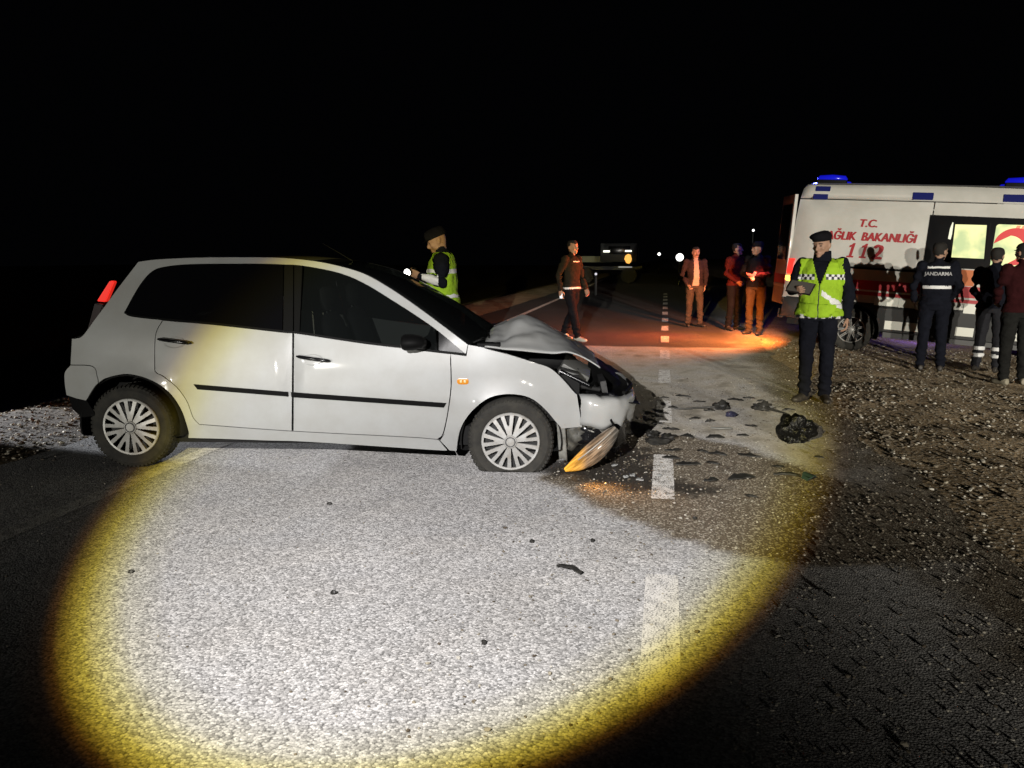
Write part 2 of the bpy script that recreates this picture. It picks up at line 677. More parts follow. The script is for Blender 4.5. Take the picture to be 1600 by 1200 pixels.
for k in range(14):
    y0 = 2.32 + 2.21 * k
    x0 = 0.028
    w_ = 0.07
    vts = []
    for (x, y) in ((x0 - w_, y0), (x0 + w_, y0 + 0.01), (x0 + w_, y0 + 1.08), (x0 - w_, y0 + 1.07)):
        vts.append((x + random.uniform(-.004, .004), y, 0.0025))
    raw_obj('lane_dash', vts, [(0, 1, 2, 3)], paint, road, False)
vts, fcs = [], []
for i, y in enumerate(np.concatenate([np.arange(-6, 30, 0.5), np.arange(30, 200, 8)])):
    xc = -3.32 - 0.015 * max(y - 5, 0)
    vts += [(xc - 0.065, y, 0.0025), (xc + 0.065, y, 0.0025)]
    if i:
        fcs.append((2 * i - 2, 2 * i - 1, 2 * i + 1, 2 * i))
raw_obj('edge_line', vts, fcs, paint, road, False)

# verge: bare earth and loose stone
def earth_material():
    m = bpy.data.materials.new('earth')
    m.use_nodes = True
    nt = m.node_tree
    b = nt.nodes['Principled BSDF']
    co = nt.nodes.new('ShaderNodeTexCoord').outputs['Object']
    v1 = nt.nodes.new('ShaderNodeTexVoronoi'); v1.inputs['Scale'].default_value = 42; v1.voronoi_dimensions = '2D'
    n1 = nt.nodes.new('ShaderNodeTexNoise'); n1.inputs['Scale'].default_value = 1.6; n1.inputs['Detail'].default_value = 7
    n2 = nt.nodes.new('ShaderNodeTexNoise'); n2.inputs['Scale'].default_value = 26; n2.inputs['Detail'].default_value = 5
    for n in (v1, n1, n2):
        nt.links.new(co, n.inputs['Vector'])
    s = nt.nodes.new('ShaderNodeSeparateColor')
    nt.links.new(v1.outputs['Color'], s.inputs[0])
    soil = mixc(nt, rng_(nt, n1.outputs['Fac'], 0.35, 0.65), (0.16, 0.118, 0.072), (0.27, 0.205, 0.13))
    soil = scaled(nt, soil, rng_(nt, n2.outputs['Fac'], 0.3, 0.7, 0.6, 1.3))
    stone = mth(nt, 'MULTIPLY', rng_(nt, s.outputs[0], 0.62, 0.66), rng_(nt, v1.outputs['Distance'], 0.28, 0.36, 1, 0))
    colr = mixc(nt, stone, soil, (0.36, 0.33, 0.27))
    nt.links.new(colr, b.inputs['Base Color'])
    b.inputs['Roughness'].default_value = 0.95
    b.inputs['Specular IOR Level'].default_value = 0.15
    if 'Diffuse Roughness' in b.inputs:
        b.inputs['Diffuse Roughness'].default_value = 1.0
    h = mth(nt, 'ADD', mth(nt, 'MULTIPLY', n2.outputs['Fac'], 0.9), mth(nt, 'MULTIPLY', stone, 0.5))
    bp = nt.nodes.new('ShaderNodeBump'); bp.inputs['Distance'].default_value = 0.02; bp.inputs['Strength'].default_value = 0.9
    nt.links.new(h, bp.inputs['Height'])
    nt.links.new(bp.outputs[0], b.inputs['Normal'])
    return m


EARTH = earth_material()


def earth_z(x, y):
    z = ground_z(x) - 0.012
    d = max(x - 1.5, -4.3 - x)
    if d > 0.1 and -2 < y < 30 and abs(x) < 20:
        z += 0.02 * min(1, d) * fbm(x * 1.3, y * 1.3, 2.0) + 0.008 * min(1, d) * fbm(x * 5, y * 5, 5.0)
    return z


gx = np.concatenate([[-900, -400, -150, -60, -30, -18], np.arange(-14, -4.2, 0.5), np.arange(-4.0, 1.2, 1.0), np.arange(1.2, 7.5, 0.10), np.arange(7.5, 14, 0.5), [18, 30, 60, 150, 400, 900]])
gy = np.concatenate([[-300, -60, -20, -8], np.arange(-4, 1.5, 0.5), np.arange(1.5, 15, 0.10), np.arange(15, 40, 1.0), [45, 60, 90, 150, 300, 600, 1200]])
ground, GV = grid_sheet('ground', gx, gy, earth_z, EARTH)
tag(ground, kind='structure')

# loose stones
def stone_shapes(n=7, sub=1):
    out = []
    for k in range(n):
        bm = bmesh.new()
        bmesh.ops.create_icosphere(bm, subdivisions=sub, radius=1.0)
        for v in bm.verts:
            v.co *= 1 + 0.35 * noise.noise(v.co * 1.3 + Vector((k * 7.1, 0, 0)))
            v.co.z *= 0.62
        bm.faces.ensure_lookup_table()
        out.append((np.array([v.co[:] for v in bm.verts]), np.array([[v.index for v in f.verts] for f in bm.faces])))
        bm.free()
    return out


def scatter(name, pts, sizes, m, shapes, bright=None):
    V, Fc, shade, off = [], [], [], 0
    for n_, ((x, y, z), s) in enumerate(zip(pts, sizes)):
        sv, sf = shapes[random.randrange(len(shapes))]
        a, t = random.uniform(0, 6.28), random.uniform(-.5, .5)
        R = (Matrix.Rotation(a, 3, 'Z') @ Matrix.Rotation(t, 3, 'X'))
        R = np.array(R)
        sc = s * np.array([random.uniform(.8, 1.35), random.uniform(.7, 1.0), random.uniform(.6, 1.0)])
        v = (sv * sc) @ R.T + np.array([x, y, z + (0.35 if s > 0.0076 else 0.08) * s])
        V.append(v); Fc.append(sf + off); off += len(v)
        shade.append(np.full(len(v), random.uniform(.85, 1) if bright and n_ >= bright else random.random()))
    V = np.concatenate(V); Fc = np.concatenate(Fc)
    o = raw_obj(name, V, Fc.tolist(), m, None, False)
    set_attr(o, 'shade', np.concatenate(shade))
    return o


stone_m = bpy.data.materials.new('pale_stone')
stone_m.use_nodes = True
nt = stone_m.node_tree
b = nt.nodes['Principled BSDF']
rp = nt.nodes.new('ShaderNodeValToRGB')
rp.color_ramp.elements[0].color = (0.10, 0.08, 0.06, 1)
rp.color_ramp.elements[1].color = (0.66, 0.63, 0.56, 1)
e_ = rp.color_ramp.elements.new(0.5); e_.color = (0.24, 0.205, 0.155, 1)
e_ = rp.color_ramp.elements.new(0.82); e_.color = (0.42, 0.38, 0.30, 1)
nt.links.new(mask_nodes(nt, 'shade'), rp.inputs[0])
nt.links.new(rp.outputs[0], b.inputs['Base Color'])
b.inputs['Roughness'].default_value = 0.95
b.inputs['Specular IOR Level'].default_value = 0.15

shapes = stone_shapes()
pts, szs = [], []
while len(pts) < 11500:
    y = 1.8 + 12.5 * random.random() ** 0.8
    x = random.uniform(1.0, 7.0)
    dens = min(1.0, max(0.0, (x - 1.25) / 0.6)) * (0.35 + 0.65 * max(0, min(1, 0.5 + 1.2 * fbm(x * .9, y * .9, 3.0))))
    if y < 4.2: dens *= 0.28
    if y > 9.5: dens *= 0.6
    if random.random() < dens:
        s = random.choice((0.006, 0.007, 0.008, 0.010, 0.012, 0.015)) * random.uniform(.8, 1.3)
        if random.random() < 0.02: s *= 1.8
        if y < 4.6: s = min(s, 0.0075)
        pts.append((x, y, earth_z(x, y))); szs.append(s)
while len(pts) < 15500:                                   # chippings thrown on to the lane
    x, y = random.uniform(-0.8, 1.8), random.uniform(1.6, 9.5)
    d = sd_poly(np.array([[x, y]]), BROWN_BAND)[0]
    dens = 0.75 if d > 0 else 0.10 + 0.25 * max(0, (x - 0.7)) + (0.12 if y > 6 else 0)
    if random.random() < dens:
        pts.append((x, y, 0.002)); szs.append(random.choice((0.004, 0.005, 0.006, 0.008)) * random.uniform(.8, 1.3))
for k in range(500):
    x, y = random.uniform(-4.4, 0.8), random.uniform(1.8, 5.5)
    pts.append((x, y, 0.002)); szs.append(random.uniform(0.003, 0.006))
N_BRIGHT = len(pts)
for k in range(1500):
    x, y = random.uniform(0.2, 2.2), random.uniform(1.7, 4.4)
    if fbm(x * 1.6, y * 1.6, 6.0) > -0.15 and random.random() < 0.35 + 0.4 * x:
        pts.append((x, y, 0.002 if x < 1.55 else earth_z(x, y))); szs.append(random.uniform(0.0035, 0.0065))
gr = scatter('gravel', pts, szs, stone_m, shapes, N_BRIGHT)
tag(gr, 'loose pale stones and chippings strewn over the verge and road edge', 'gravel', kind='stuff')
pts, szs = [], []
while len(pts) < 4200:
    x, y = random.uniform(-8.5, -4.2), random.uniform(4.3, 8.0)
    pts.append((x, y, earth_z(x, y))); szs.append(random.choice((0.006, 0.009, 0.012, 0.015)) * random.uniform(.8, 1.4))
gr = scatter('gravel', pts, szs, stone_m, shapes)
tag(gr, 'grey gravel on the verge behind the white hatchback', 'gravel', kind='stuff')

# ------------------------------------------------------------------ white hatchback
WHITE = mat('car_paint', (0.46, 0.47, 0.46), 0.32, coat=0.6, var=(3.5, 0.0), col2=(0.41, 0.41, 0.39), detail=7)
BLACKP = mat('black_plastic', (0.005, 0.005, 0.005), 0.6, spec=0.12, bump=(220, 0.3, 0.002))
BLACKG = mat('black_gloss', (0.008, 0.008, 0.009), 0.18, spec=0.4)
DARKM = mat('dark_metal', (0.055, 0.055, 0.055), 0.5, metal=0.5, var=(20, 0.5))
RUBBER = mat('tyre_rubber', (0.03, 0.029, 0.026), 0.8, var=(12, 0.0), col2=(0.06, 0.056, 0.046), bump=(90, 0.25, 0.003))
SILVER = mat('silver_plastic', (0.60, 0.60, 0.58), 0.35, metal=0.25, var=(14, 0.0), col2=(0.42, 0.40, 0.36))
VOID = mat('inner_black', (0.008, 0.008, 0.008), 0.9)
FABRIC = mat('seat_fabric', (0.06, 0.06, 0.065), 0.95, bump=(60, 0.2))
GLASS = glass_mat('tinted_glass', (0.006, 0.007, 0.007), 0.22)
GLASSD = glass_mat('dark_tinted_glass', (0.004, 0.004, 0.005), 0.008)
WSHIELD = glass_mat('windscreen_glass', (0.012, 0.013, 0.013), 0.30)
CHROME = mat('bright_metal', (0.7, 0.7, 0.7), 0.2, metal=1.0)

_zs = np.array([0.0, .15, .30, .5, .7, .9, 1.0, 1.2, 1.40, 1.5])
_hw = np.array([.78, .80, .845, .86, .86, .838, .805, .705, .585, .52])
_zf = np.linspace(-0.2, 1.7, 381)
_k = np.exp(-0.5 * (np.arange(-12, 13) * 0.005 / 0.025) ** 2); _k /= _k.sum()
_hf = np.convolve(np.pad(np.interp(_zf, _zs, _hw), 12, mode='edge'), _k, 'valid')


def car_hw(x, z):
    b_ = float(np.interp(z, _zf, _hf))
    f = 1.0
    if x < -.1: f = 1 - .10 * ((-.1 - x) / .55) ** 2
    if x > 2.3: f = 1 - .12 * ((x - 2.3) / .9) ** 2
    h = b_ * f
    for cx, cz, r0 in ((0.01, 0.29, 0.365), (2.60, 0.20, 0.345)):         # flared wheel arches
        r = math.hypot(x - cx, z - cz)
        t = (r - r0) / 0.10
        if t < 1: h += 0.018 * (1 - max(t, 0)) ** 1.5
    if z < 0.75:                                                        # soft crease above the rubbing strip
        zc = 0.60 - 0.068 * (x - 0.5)
        h += 0.006 * math.exp(-((z - zc) / 0.035) ** 2)
    return h


CAR = empty('hatchback_car', (-3.6747, 5.3907, 0), rad(8.6045))
tag(CAR, 'white five-door hatchback with a crumpled bonnet and a smashed front', 'car')

A_roof = [(2.317, 0.86), (2.215, 0.934), (2.058, 1.044), (1.897, 1.15), (1.766, 1.229), (1.619, 1.305), (1.487, 1.349), (1.292, 1.392), (1.084, 1.416), (0.904, 1.424), (0.474, 1.424), (0.153, 1.411), (0.013, 1.394)]
A_rear = [(0.013, 1.394), (-0.085, 1.219), (-0.169, 1.072), (-0.273, 0.913), (-0.33, 0.886), (-0.362, 0.884)]
A_split = [(-0.377, 0.708), (-0.212, 0.701), (-0.169, 0.618)]
A_rarch = [(-0.169, 0.592), (-0.112, 0.625), (0.015, 0.653), (0.126, 0.638), (0.234, 0.591), (0.325, 0.509), (0.383, 0.396), (0.406, 0.269), (0.394, 0.206)]
A_sill = [(0.394, 0.206), (0.946, 0.19), (1.211, 0.184), (2.044, 0.134), (2.17, 0.13)]
A_doorbot = [(0.484, 0.305), (1.12, 0.262), (1.894, 0.227), (2.103, 0.211)]
A_rdoor = [(0.262, 1.009), (0.223, 0.916), (0.214, 0.714), (0.222, 0.664), (0.277, 0.633), (0.355, 0.564), (0.417, 0.467), (0.448, 0.356), (0.484, 0.305)]
A_wtop = [(-0.01, 1.054), (0.027, 1.153), (0.074, 1.26), (0.127, 1.329), (0.206, 1.359), (0.399, 1.377), (0.823, 1.38), (1.024, 1.375), (1.154, 1.368), (1.348, 1.336), (1.495, 1.296), (1.645, 1.229), (1.806, 1.138), (1.966, 1.044), (2.122, 0.942), (2.305, 0.793)]
A_belt = [(-0.01, 1.054), (0.05, 1.031), (0.262, 1.009), (0.609, 0.982), (1.08, 0.934), (1.188, 0.926), (1.605, 0.867), (1.911, 0.832), (2.123, 0.807), (2.305, 0.789)]
A_fdoor = [(2.203, 0.799), (2.206, 0.588), (2.18, 0.401), (2.144, 0.254), (2.103, 0.211)]
A_farch = [(2.232, 0.128), (2.252, 0.245), (2.287, 0.338), (2.353, 0.426), (2.449, 0.503), (2.555, 0.531), (2.671, 0.524), (2.755, 0.49), (2.83, 0.423), (2.884, 0.356), (2.938, 0.29)]
A_ftop = [(2.317, 0.86), (2.418, 0.842), (2.448, 0.831), (2.607, 0.789), (2.754, 0.742), (2.86, 0.703), (2.945, 0.627), (3.021, 0.539), (3.04, 0.524)]


def cut(pts, x0, x1):
    P = sorted(sp(pts, 8)) if pts[0][0] < pts[-1][0] else sorted(sp(pts, 8))
    xs = [p[0] for p in P]; zs = [p[1] for p in P]
    out = [(x0, float(np.interp(x0, xs, zs)))] + [p for p in P if x0 < p[0] < x1] + [(x1, float(np.interp(x1, xs, zs)))]
    return out


rv = lambda s: list(reversed(s))
for sgn in (-1, 1):
    fm = lambda x, z, s=sgn: (x, s * car_hw(x, z), z)
    fi = lambda x, z, s=sgn: (x, s * (car_hw(x, z) - 0.008), z)
    fo_ = lambda x, z, s=sgn: (x, s * (car_hw(x, z) + 0.004), z)
    iw = (0, -sgn, 0)
    body = path(sp(A_roof), sp(A_rear), sp(A_split, 5), sp(A_rarch), sp(A_sill, 3), [(2.115, 0.205), (2.103, 0.211)], rv(sp(A_doorbot, 3)), rv(sp(A_rdoor)), rv(cut(A_belt, -0.01, 0.262)), sp(A_wtop))
    panel('body_side', body, fm, WHITE, CAR, gap=0.0015, inward=iw, depth=0.03)
    fd = path(cut(A_belt, 1.157, 2.203), sp(A_fdoor), rv(cut(A_doorbot, 1.124, 2.103)))
    fdo = panel('front_door', fd, fm, WHITE, CAR, gap=0.004, inward=iw)
    rd = path(cut(A_belt, 0.262, 1.151), rv(cut(A_doorbot, 0.484, 1.118)), rv(sp(A_rdoor)))
    rdo = panel('rear_door', rd, fm, WHITE, CAR, gap=0.004, inward=iw)
    # glass
    xs_t = [p for p in sp(A_wtop, 8)]
    tb = [p for p in xs_t if p[0] <= 1.03 or False]
    panel('rear_window', path(cut(A_belt, -0.005, 1.08), [(1.03, 1.374)], rv(tb)), fi, GLASSD, rdo, gap=0.002, inward=iw, depth=0.006)
    panel('door_pillar', path([(1.083, 0.934), (1.150, 0.929), (1.098, 1.372), (1.034, 1.375)]), fi, BLACKP, rdo, gap=0.001, inward=iw)
    panel('door_pillar', path([(1.156, 0.929), (1.194, 0.925), (1.162, 1.367), (1.104, 1.372)]), fi, BLACKP, fdo, gap=0.001, inward=iw)
    tf = [p for p in xs_t if 1.165 <= p[0] <= 2.115]
    panel('front_window', path(cut(A_belt, 1.197, 2.115), rv(tf)), fi, GLASS, fdo, gap=0.001, inward=iw, depth=0.006)
    tq = [p for p in xs_t if p[0] >= 2.12]
    panel('window_corner', path(cut(A_belt, 2.123, 2.303), rv(tq)), fi, BLACKG, fdo, gap=0.001, inward=iw, depth=0.01)
    # weather strip along the belt line
    bl = sp(A_belt, 5)
    strip = [p for p in bl] + [(p[0], p[1] + 0.012) for p in rv(bl)]
    panel('window_seal', strip, lambda x, z, s=sgn: (x, s * (car_hw(x, z) + 0.001), z), BLACKP, CAR, gap=0, inward=iw, depth=0.01)
    # rubbing strips
    panel('rubbing_strip', [(0.479, 0.586), (1.112, 0.538), (1.112, 0.508), (0.501, 0.552)], lambda x, z, s=sgn: (x, s * (car_hw(x, z) + 0.012), z), BLACKP, rdo, gap=0, inward=iw, depth=0.016)
    panel('rubbing_strip', [(1.136, 0.537), (2.172, 0.471), (2.156, 0.441), (1.136, 0.504)], lambda x, z, s=sgn: (x, s * (car_hw(x, z) + 0.012), z), BLACKP, fdo, gap=0, inward=iw, depth=0.016)
    # handles: a shallow cup behind a bar
    for (x0, z0, x1, z1, dr) in ((0.25, 0.888, 0.476, 0.86, rdo), (1.184, 0.779, 1.409, 0.748, fdo)):
        pts = [(x0 + (x1 - x0) * t, sgn * (car_hw(x0 + (x1 - x0) * t, z0) + (0.022 + 0.010 * math.sin(math.pi * t))), z0 + (z1 - z0) * t) for t in (0, .08, .25, .5, .75, .92, 1)]
        tube('door_handle', pts, [(.008, .006), (.014, .011), (.017, .012), (.018, .012), (.017, .012), (.014, .011), (.008, .006)], BLACKG, dr, 10)
        cx, cz = x0 + (x1 - x0) * .45, z0 + (z1 - z0) * .45 - 0.012
        el_ = [(cx + 0.075 * math.cos(a), cz + 0.038 * math.sin(a)) for a in np.linspace(0, 2 * math.pi, 24, endpoint=False)]
        panel('handle_cup', el_, lambda x, z, s=sgn, cx=cx, cz=cz: (x, s * (car_hw(x, z) + 0.003 - 0.010 * max(0, 1 - ((x - cx) / .075) ** 2 - ((z - cz) / .038) ** 2)), z), WHITE, dr, gap=0, grid=0.015, inward=iw, depth=0.004)
    # front wing
    fen = path(sp(A_ftop), [(3.079, 0.295), (2.938, 0.29)], rv(sp(A_farch)), [(2.18, 0.130), (2.118, 0.205), (2.150, 0.25)], rv(sp(A_fdoor)[:-4]), [(2.306, 0.785)])
    wing = panel('front_wing', fen, fm, WHITE, CAR, gap=0.003, inward=iw, depth=0.03)
    el_ = [(2.284 + 0.038 * math.copysign(abs(math.cos(a)) ** .5, math.cos(a)), 0.617 + 0.02 * math.copysign(abs(math.sin(a)) ** .6, math.sin(a))) for a in np.linspace(0, 2 * math.pi, 28, endpoint=False)]
    panel('side_indicator', el_, lambda x, z, s=sgn: (x, s * (car_hw(x, z) + 0.007 - 6 * (z - .617) ** 2), z), mat('amber_lens', (0.75, 0.28, 0.02), 0.2, coat=0.4), wing, gap=0, grid=0.02, inward=iw, depth=0.01)
    for dx in (-0.013, 0.013):
        box('lens_cell', (2.284 + dx, sgn * (car_hw(2.284, .617) + 0.0075), 0.617), (0.014, 0.004, 0.016), mat('pale_lens', (0.85, 0.75, 0.4), 0.2), wing, bevel=0.001)
    # rear bumper corner, painted, with black lower edge
    rb = path(sp([(-0.377, 0.706), (-0.212, 0.699), (-0.172, 0.618)], 5), [(-0.172, 0.59)], sp([(-0.172, 0.59), (-0.203, 0.56), (-0.273, 0.467)], 4), [(-0.35, 0.478), (-0.431, 0.497)], sp([(-0.431, 0.497), (-0.436, 0.58), (-0.425, 0.651), (-0.377, 0.706)], 5))
    panel('bumper_corner', rb, fm, WHITE, CAR, gap=0.002, inward=iw)
    rl = [(-0.273, 0.463), (-0.35, 0.474), (-0.425, 0.493), (-0.405, 0.40), (-0.33, 0.345), (-0.22, 0.36)]
    panel('bumper_lower', rl, lambda x, z, s=sgn: (x, s * (car_hw(x, z) - 0.012), z), BLACKP, CAR, gap=0.001, inward=iw)

NU = 17
us_ = np.linspace(-1, 1, NU)


def across(pts, crown, xb, edge=0.0):
    rows = []
    for x, z in pts:
        h = car_hw(x, z) - edge
        rows.append([(x + xb * (1 - u * u), u * h, z + crown * (1 - u ** 2)) for u in us_])
    return rows


rf = sp(A_roof, 4)
rf_roof = [p for p in rf if p[0] <= 1.262]
rf_wind = [p for p in rf if p[0] >= 1.25]
loft('roof', across(rf_roof, 0.012, 0.0), WHITE, CAR)
rows = []
for x, z in rf_wind:
    t = (2.317 - x) / (2.317 - 1.25)
    h = car_hw(x, z)
    rows.append([(x + (0.02 + 0.12 * (1 - t)) * (1 - u * u) - 0.004, u * (h - 0.004), z + 0.012 * (1 - u * u) - 0.006) for u in us_])
ws = loft('windscreen', rows, WSHIELD, CAR, solid=0.006)
# black band round the glass
rows = []
for x, z in [p for p in rf if 1.20 <= p[0] <= 1.36]:
    t = (2.317 - x) / (2.317 - 1.25)
    h = car_hw(x, z)
    rows.append([(x + (0.02 + 0.12 * (1 - t)) * (1 - u * u), u * (h - 0.006), z + 0.012 * (1 - u * u) + 0.0015) for u in us_])
loft('windscreen_header', rows, BLACKP, CAR)
for y0, y1 in ((-0.5, 0.05), (0.05, 0.6)):
    tube('wiper', [(2.43, y0, 0.875), (2.40, (y0 + y1) / 2, 0.89), (2.44, y1, 0.885)], [.008, .007, .004], BLACKP, CAR, 6)
box('cowl', (2.44, 0, 0.825), (0.16, 1.36, 0.05), BLACKP, CAR, bevel=0.01)
# tailgate
rr_ = [(0.013, 1.394), (-0.085, 1.219), (-0.169, 1.072), (-0.273, 0.913), (-0.345, 0.884), (-0.372, 0.80), (-0.377, 0.70)]
rr_s = sp(rr_, 5)
mk = lambda sel, off, ex_: [[(x - 0.09 * (1 - u ** 4) - ex_, u * (car_hw(x, z) - off), z) for u in us_] for x, z in sel]
tg = loft('tailgate', mk([p for p in rr_s if p[1] <= 0.93], 0.004, 0), WHITE, CAR)
loft('rear_window', mk([p for p in rr_s if p[1] >= 0.925], 0.02, 0.002), GLASSD, tg)
rbz = [(-0.377, 0.706), (-0.425, 0.651), (-0.436, 0.58), (-0.431, 0.497)]
loft('rear_bumper', [[(x - 0.10 * (1 - u ** 4) + 0.002, u * car_hw(x, z), z) for u in us_] for x, z in sp(rbz, 4)], WHITE, CAR)
loft('rear_valance', [[(x - 0.10 * (1 - u ** 4) + 0.01, u * (car_hw(x, z) - 0.012), z) for u in us_] for x, z in sp([(-0.425, 0.495), (-0.41, 0.40), (-0.33, 0.345)], 4)], BLACKP, CAR)
# tail lamps standing proud on the rear pillars
RED_ON = mat('tail_lamp_lit', (0.7, 0.02, 0.015), 0.25, emit=(1.0, 0.035, 0.02), estr=0.6)
RED_OFF = mat('tail_lamp_dark', (0.015, 0.003, 0.003), 0.25)
for sgn in (-1, 1):
    def prism(name, poly, y0, y1, m, par):
        bm = bmesh.new()
        a = [bm.verts.new((x, sgn * y0, z)) for x, z in poly]
        c = [bm.verts.new((x + 0.012, sgn * y1, z)) for x, z in poly]
        bm.faces.new(a); bm.faces.new(rv(c))
        n = len(poly)
        for i in range(n):
            bm.faces.new((a[i], a[(i + 1) % n], c[(i + 1) % n], c[i]))
        bmesh.ops.bevel(bm, geom=bm.edges[:], offset=0.006, segments=2, affect='EDGES')
        return bm_obj(name, bm, m, par, sharp=rad(40))
    tl = prism('tail_lamp', [(-0.27, 0.93), (-0.335, 0.90), (-0.255, 1.118), (-0.195, 1.105)], 0.60, 0.72, RED_OFF, CAR)
    prism('lit_lens', [(-0.252, 1.128), (-0.148, 1.268), (-0.118, 1.262), (-0.190, 1.122)], 0.635, 0.70, RED_ON, tl)
# aerial
tube('aerial', [(1.36, 0.02, 1.395), (1.26, 0.02, 1.455), (1.13, 0.02, 1.53)], [0.006, 0.003, 0.002], BLACKP, CAR, 6)
# mirrors
for sgn in (-1, 1):
    bm = bmesh.new()
    add_tube(bm, [(1.915, sgn * 0.99, 0.885), (1.93, sgn * 0.99, 0.886), (1.975, sgn * 0.985, 0.888), (2.03, sgn * 0.975, 0.888), (2.06, sgn * 0.965, 0.885)],
             [(.075, .045), (.085, .052), (.088, .052), (.075, .042), (.035, .02)], 20, side=(0, 1, 0))
    mi = bm_obj('door_mirror', bm, BLACKP, CAR, sharp=rad(50))
    tube('mirror_arm', [(2.04, sgn * 0.78, 0.84), (2.02, sgn * 0.86, 0.855), (2.0, sgn * 0.93, 0.87)], [.035, .03, .03], BLACKP, mi, 10)
    bm = bmesh.new()
    add_tube(bm, [(1.9145, sgn * 0.99, 0.885), (1.912, sgn * 0.99, 0.885)], [(.066, .038), (.066, .038)], 20, side=(0, 1, 0))
    bm_obj('mirror_glass', bm, CHROME, mi)

# bonnet, pushed back and buckled upwards
hn = [(2.416, .828), (2.6, .808), (2.773, .792), (2.886, .785), (2.978, .793), (3.076, .761), (3.163, .712), (3.195, .688)]
hr = [(2.40, .872), (2.467, .926), (2.575, .967), (2.671, .986), (2.778, .955), (2.886, .898), (2.982, .832), (3.05, .775), (3.14, .715), (3.20, .68)]


def resample(P, n):
    P = np.array(sp(P, 10))
    s = np.concatenate([[0], np.cumsum(np.hypot(*np.diff(P, axis=0).T))]); s /= s[-1]
    t = np.linspace(0, 1, n)
    return np.stack([np.interp(t, s, P[:, 0]), np.interp(t, s, P[:, 1])], 1)


NL, NV = 44, 49
En, Er = resample(hn, NL), resample(hr, NL)
rows = []
for i in range(NL):
    t = i / (NL - 1)
    row = []
    for v in np.linspace(-1, 1, NV):
        w_ = max(0.0, 1 - abs(v + 0.12) ** 1.5 / (0.88 if v < -0.12 else 1.12) ** 1.5)
        x = En[i, 0] * (1 - w_) + Er[i, 0] * w_
        z = En[i, 1] * (1 - w_) + Er[i, 1] * w_
        if v > 0.2: z -= 0.05 * (v - 0.2) * t
        # pressed-in folds that fan out from the near hinge
        fan = math.atan2(v + 1.15, t + 0.15)
        amp = 0.013 * math.sin(math.pi * min(1, t * 1.6 + .1)) * min(1, (1 - abs(v)) * 4)
        z += amp * (abs(math.sin(fan * 7.0 + 1.1 * fbm(t * 2, v * 2))) - 0.5) * 1.5
        z += 0.010 * fbm(t * 3.5, v * 3.0, 1.5) * min(1, (1 - abs(v)) * 5)
        z -= 0.03 * math.exp(-((t - 0.16) / 0.05) ** 2 - ((v + 0.55) / 0.28) ** 2)
        row.append((x, v * 0.695, z))
    rows.append(row)
bon = loft('bonnet', rows, WHITE, CAR, solid=0.008)
box('windscreen_jet', (2.62, -0.33, 0.925), (0.03, 0.02, 0.008), BLACKP, bon, bevel=0.003)

# front bumper skin wrapped round the nose
def wrap(tt):
    """plan curve of the nose, t in -1..1 near to far"""
    a = abs(tt)
    th = a * math.pi / 2
    x = 3.06 + 0.40 * math.cos(th) ** 0.55
    y = 0.785 * math.sin(th) ** 0.62 if a > 0 else 0
    return x, math.copysign(y, tt)


WT = np.linspace(-1, 1, 61)
def wrapped(name, zt, zb, m, par, off=0.0, nz=8, bulge=0.02, solid=0.006):
    rows = []
    for j in range(nz):
        q = j / (nz - 1)
        row = []
        for t in WT:
            x, y = wrap(t)
            top, bot = zt(t), zb(t)
            z = top + (bot - top) * q
            o_ = off + bulge * math.sin(math.pi * min(1, q * 1.0 + .05)) - (0.03 if q == 0 else 0.0)
            d = Vector((x - 2.9, y * 0.7)).normalized()
            dent = 0.05 * math.exp(-((t - 0.35) / 0.22) ** 2) + 0.012 * fbm(t * 5, z * 9, 2.0)
            row.append((x + d.x * o_ - dent, y + d.y * o_, z))
        rows.append(row)
    return loft(name, rows, m, par, solid=solid)


def ztop(t):
    a = abs(t)
    return 0.505 + 0.018 * math.cos(t * 9) * (1 - a) + (0.014 if a > .93 else 0) - 0.02 * math.exp(-((a - .6) / .15) ** 2)


def zbot(t):
    if t < -0.25:
        return 0.300 + 0.018 * math.sin(t * 23) + 0.03 * math.exp(-((t + .55) / .06) ** 2)
    return 0.285 + 0.012 * math.sin(t * 17)


bump = wrapped('front_bumper', ztop, zbot, WHITE, CAR)
low = wrapped('lower_bumper', lambda t: zbot(t) + 0.006, lambda t: 0.10 + 0.06 * abs(t) ** 2 + 0.02 * math.sin(t * 11), BLACKG, CAR, off=-0.035, bulge=-0.01, nz=6)
# torn black liner hanging from the near corner
rows = []
for i in range(14):
    t = i / 13
    row = []
    for j in range(8):
        q = j / 7
        x = 2.94 + 0.30 * t
        z = 0.30 - q * (0.13 + 0.06 * math.sin(t * 6) - 0.05 * t)
        row.append((x, -0.755 + 0.05 * fbm(t * 4, q * 3, 3.0) + 0.03 * q, z + 0.012 * fbm(t * 6, q * 5)))
    rows.append(row)
loft('torn_liner', rows, mat('scuffed_plastic', (0.05, 0.05, 0.045), 0.5, var=(18, 0.0), col2=(0.13, 0.125, 0.10)), CAR, solid=0.004)
rows = []
for i in range(8):
    t = i / 7
    rows.append([(2.905 + 0.055 * q + 0.02 * t, -0.80 + 0.03 * t, 0.33 - 0.26 * t + 0.01 * math.sin(q * 5)) for q in np.linspace(0, 1, 5)])
loft('arch_flap', rows, mat('dirty_panel', (0.30, 0.30, 0.27), 0.6, var=(20, 0.5)), CAR, solid=0.004)
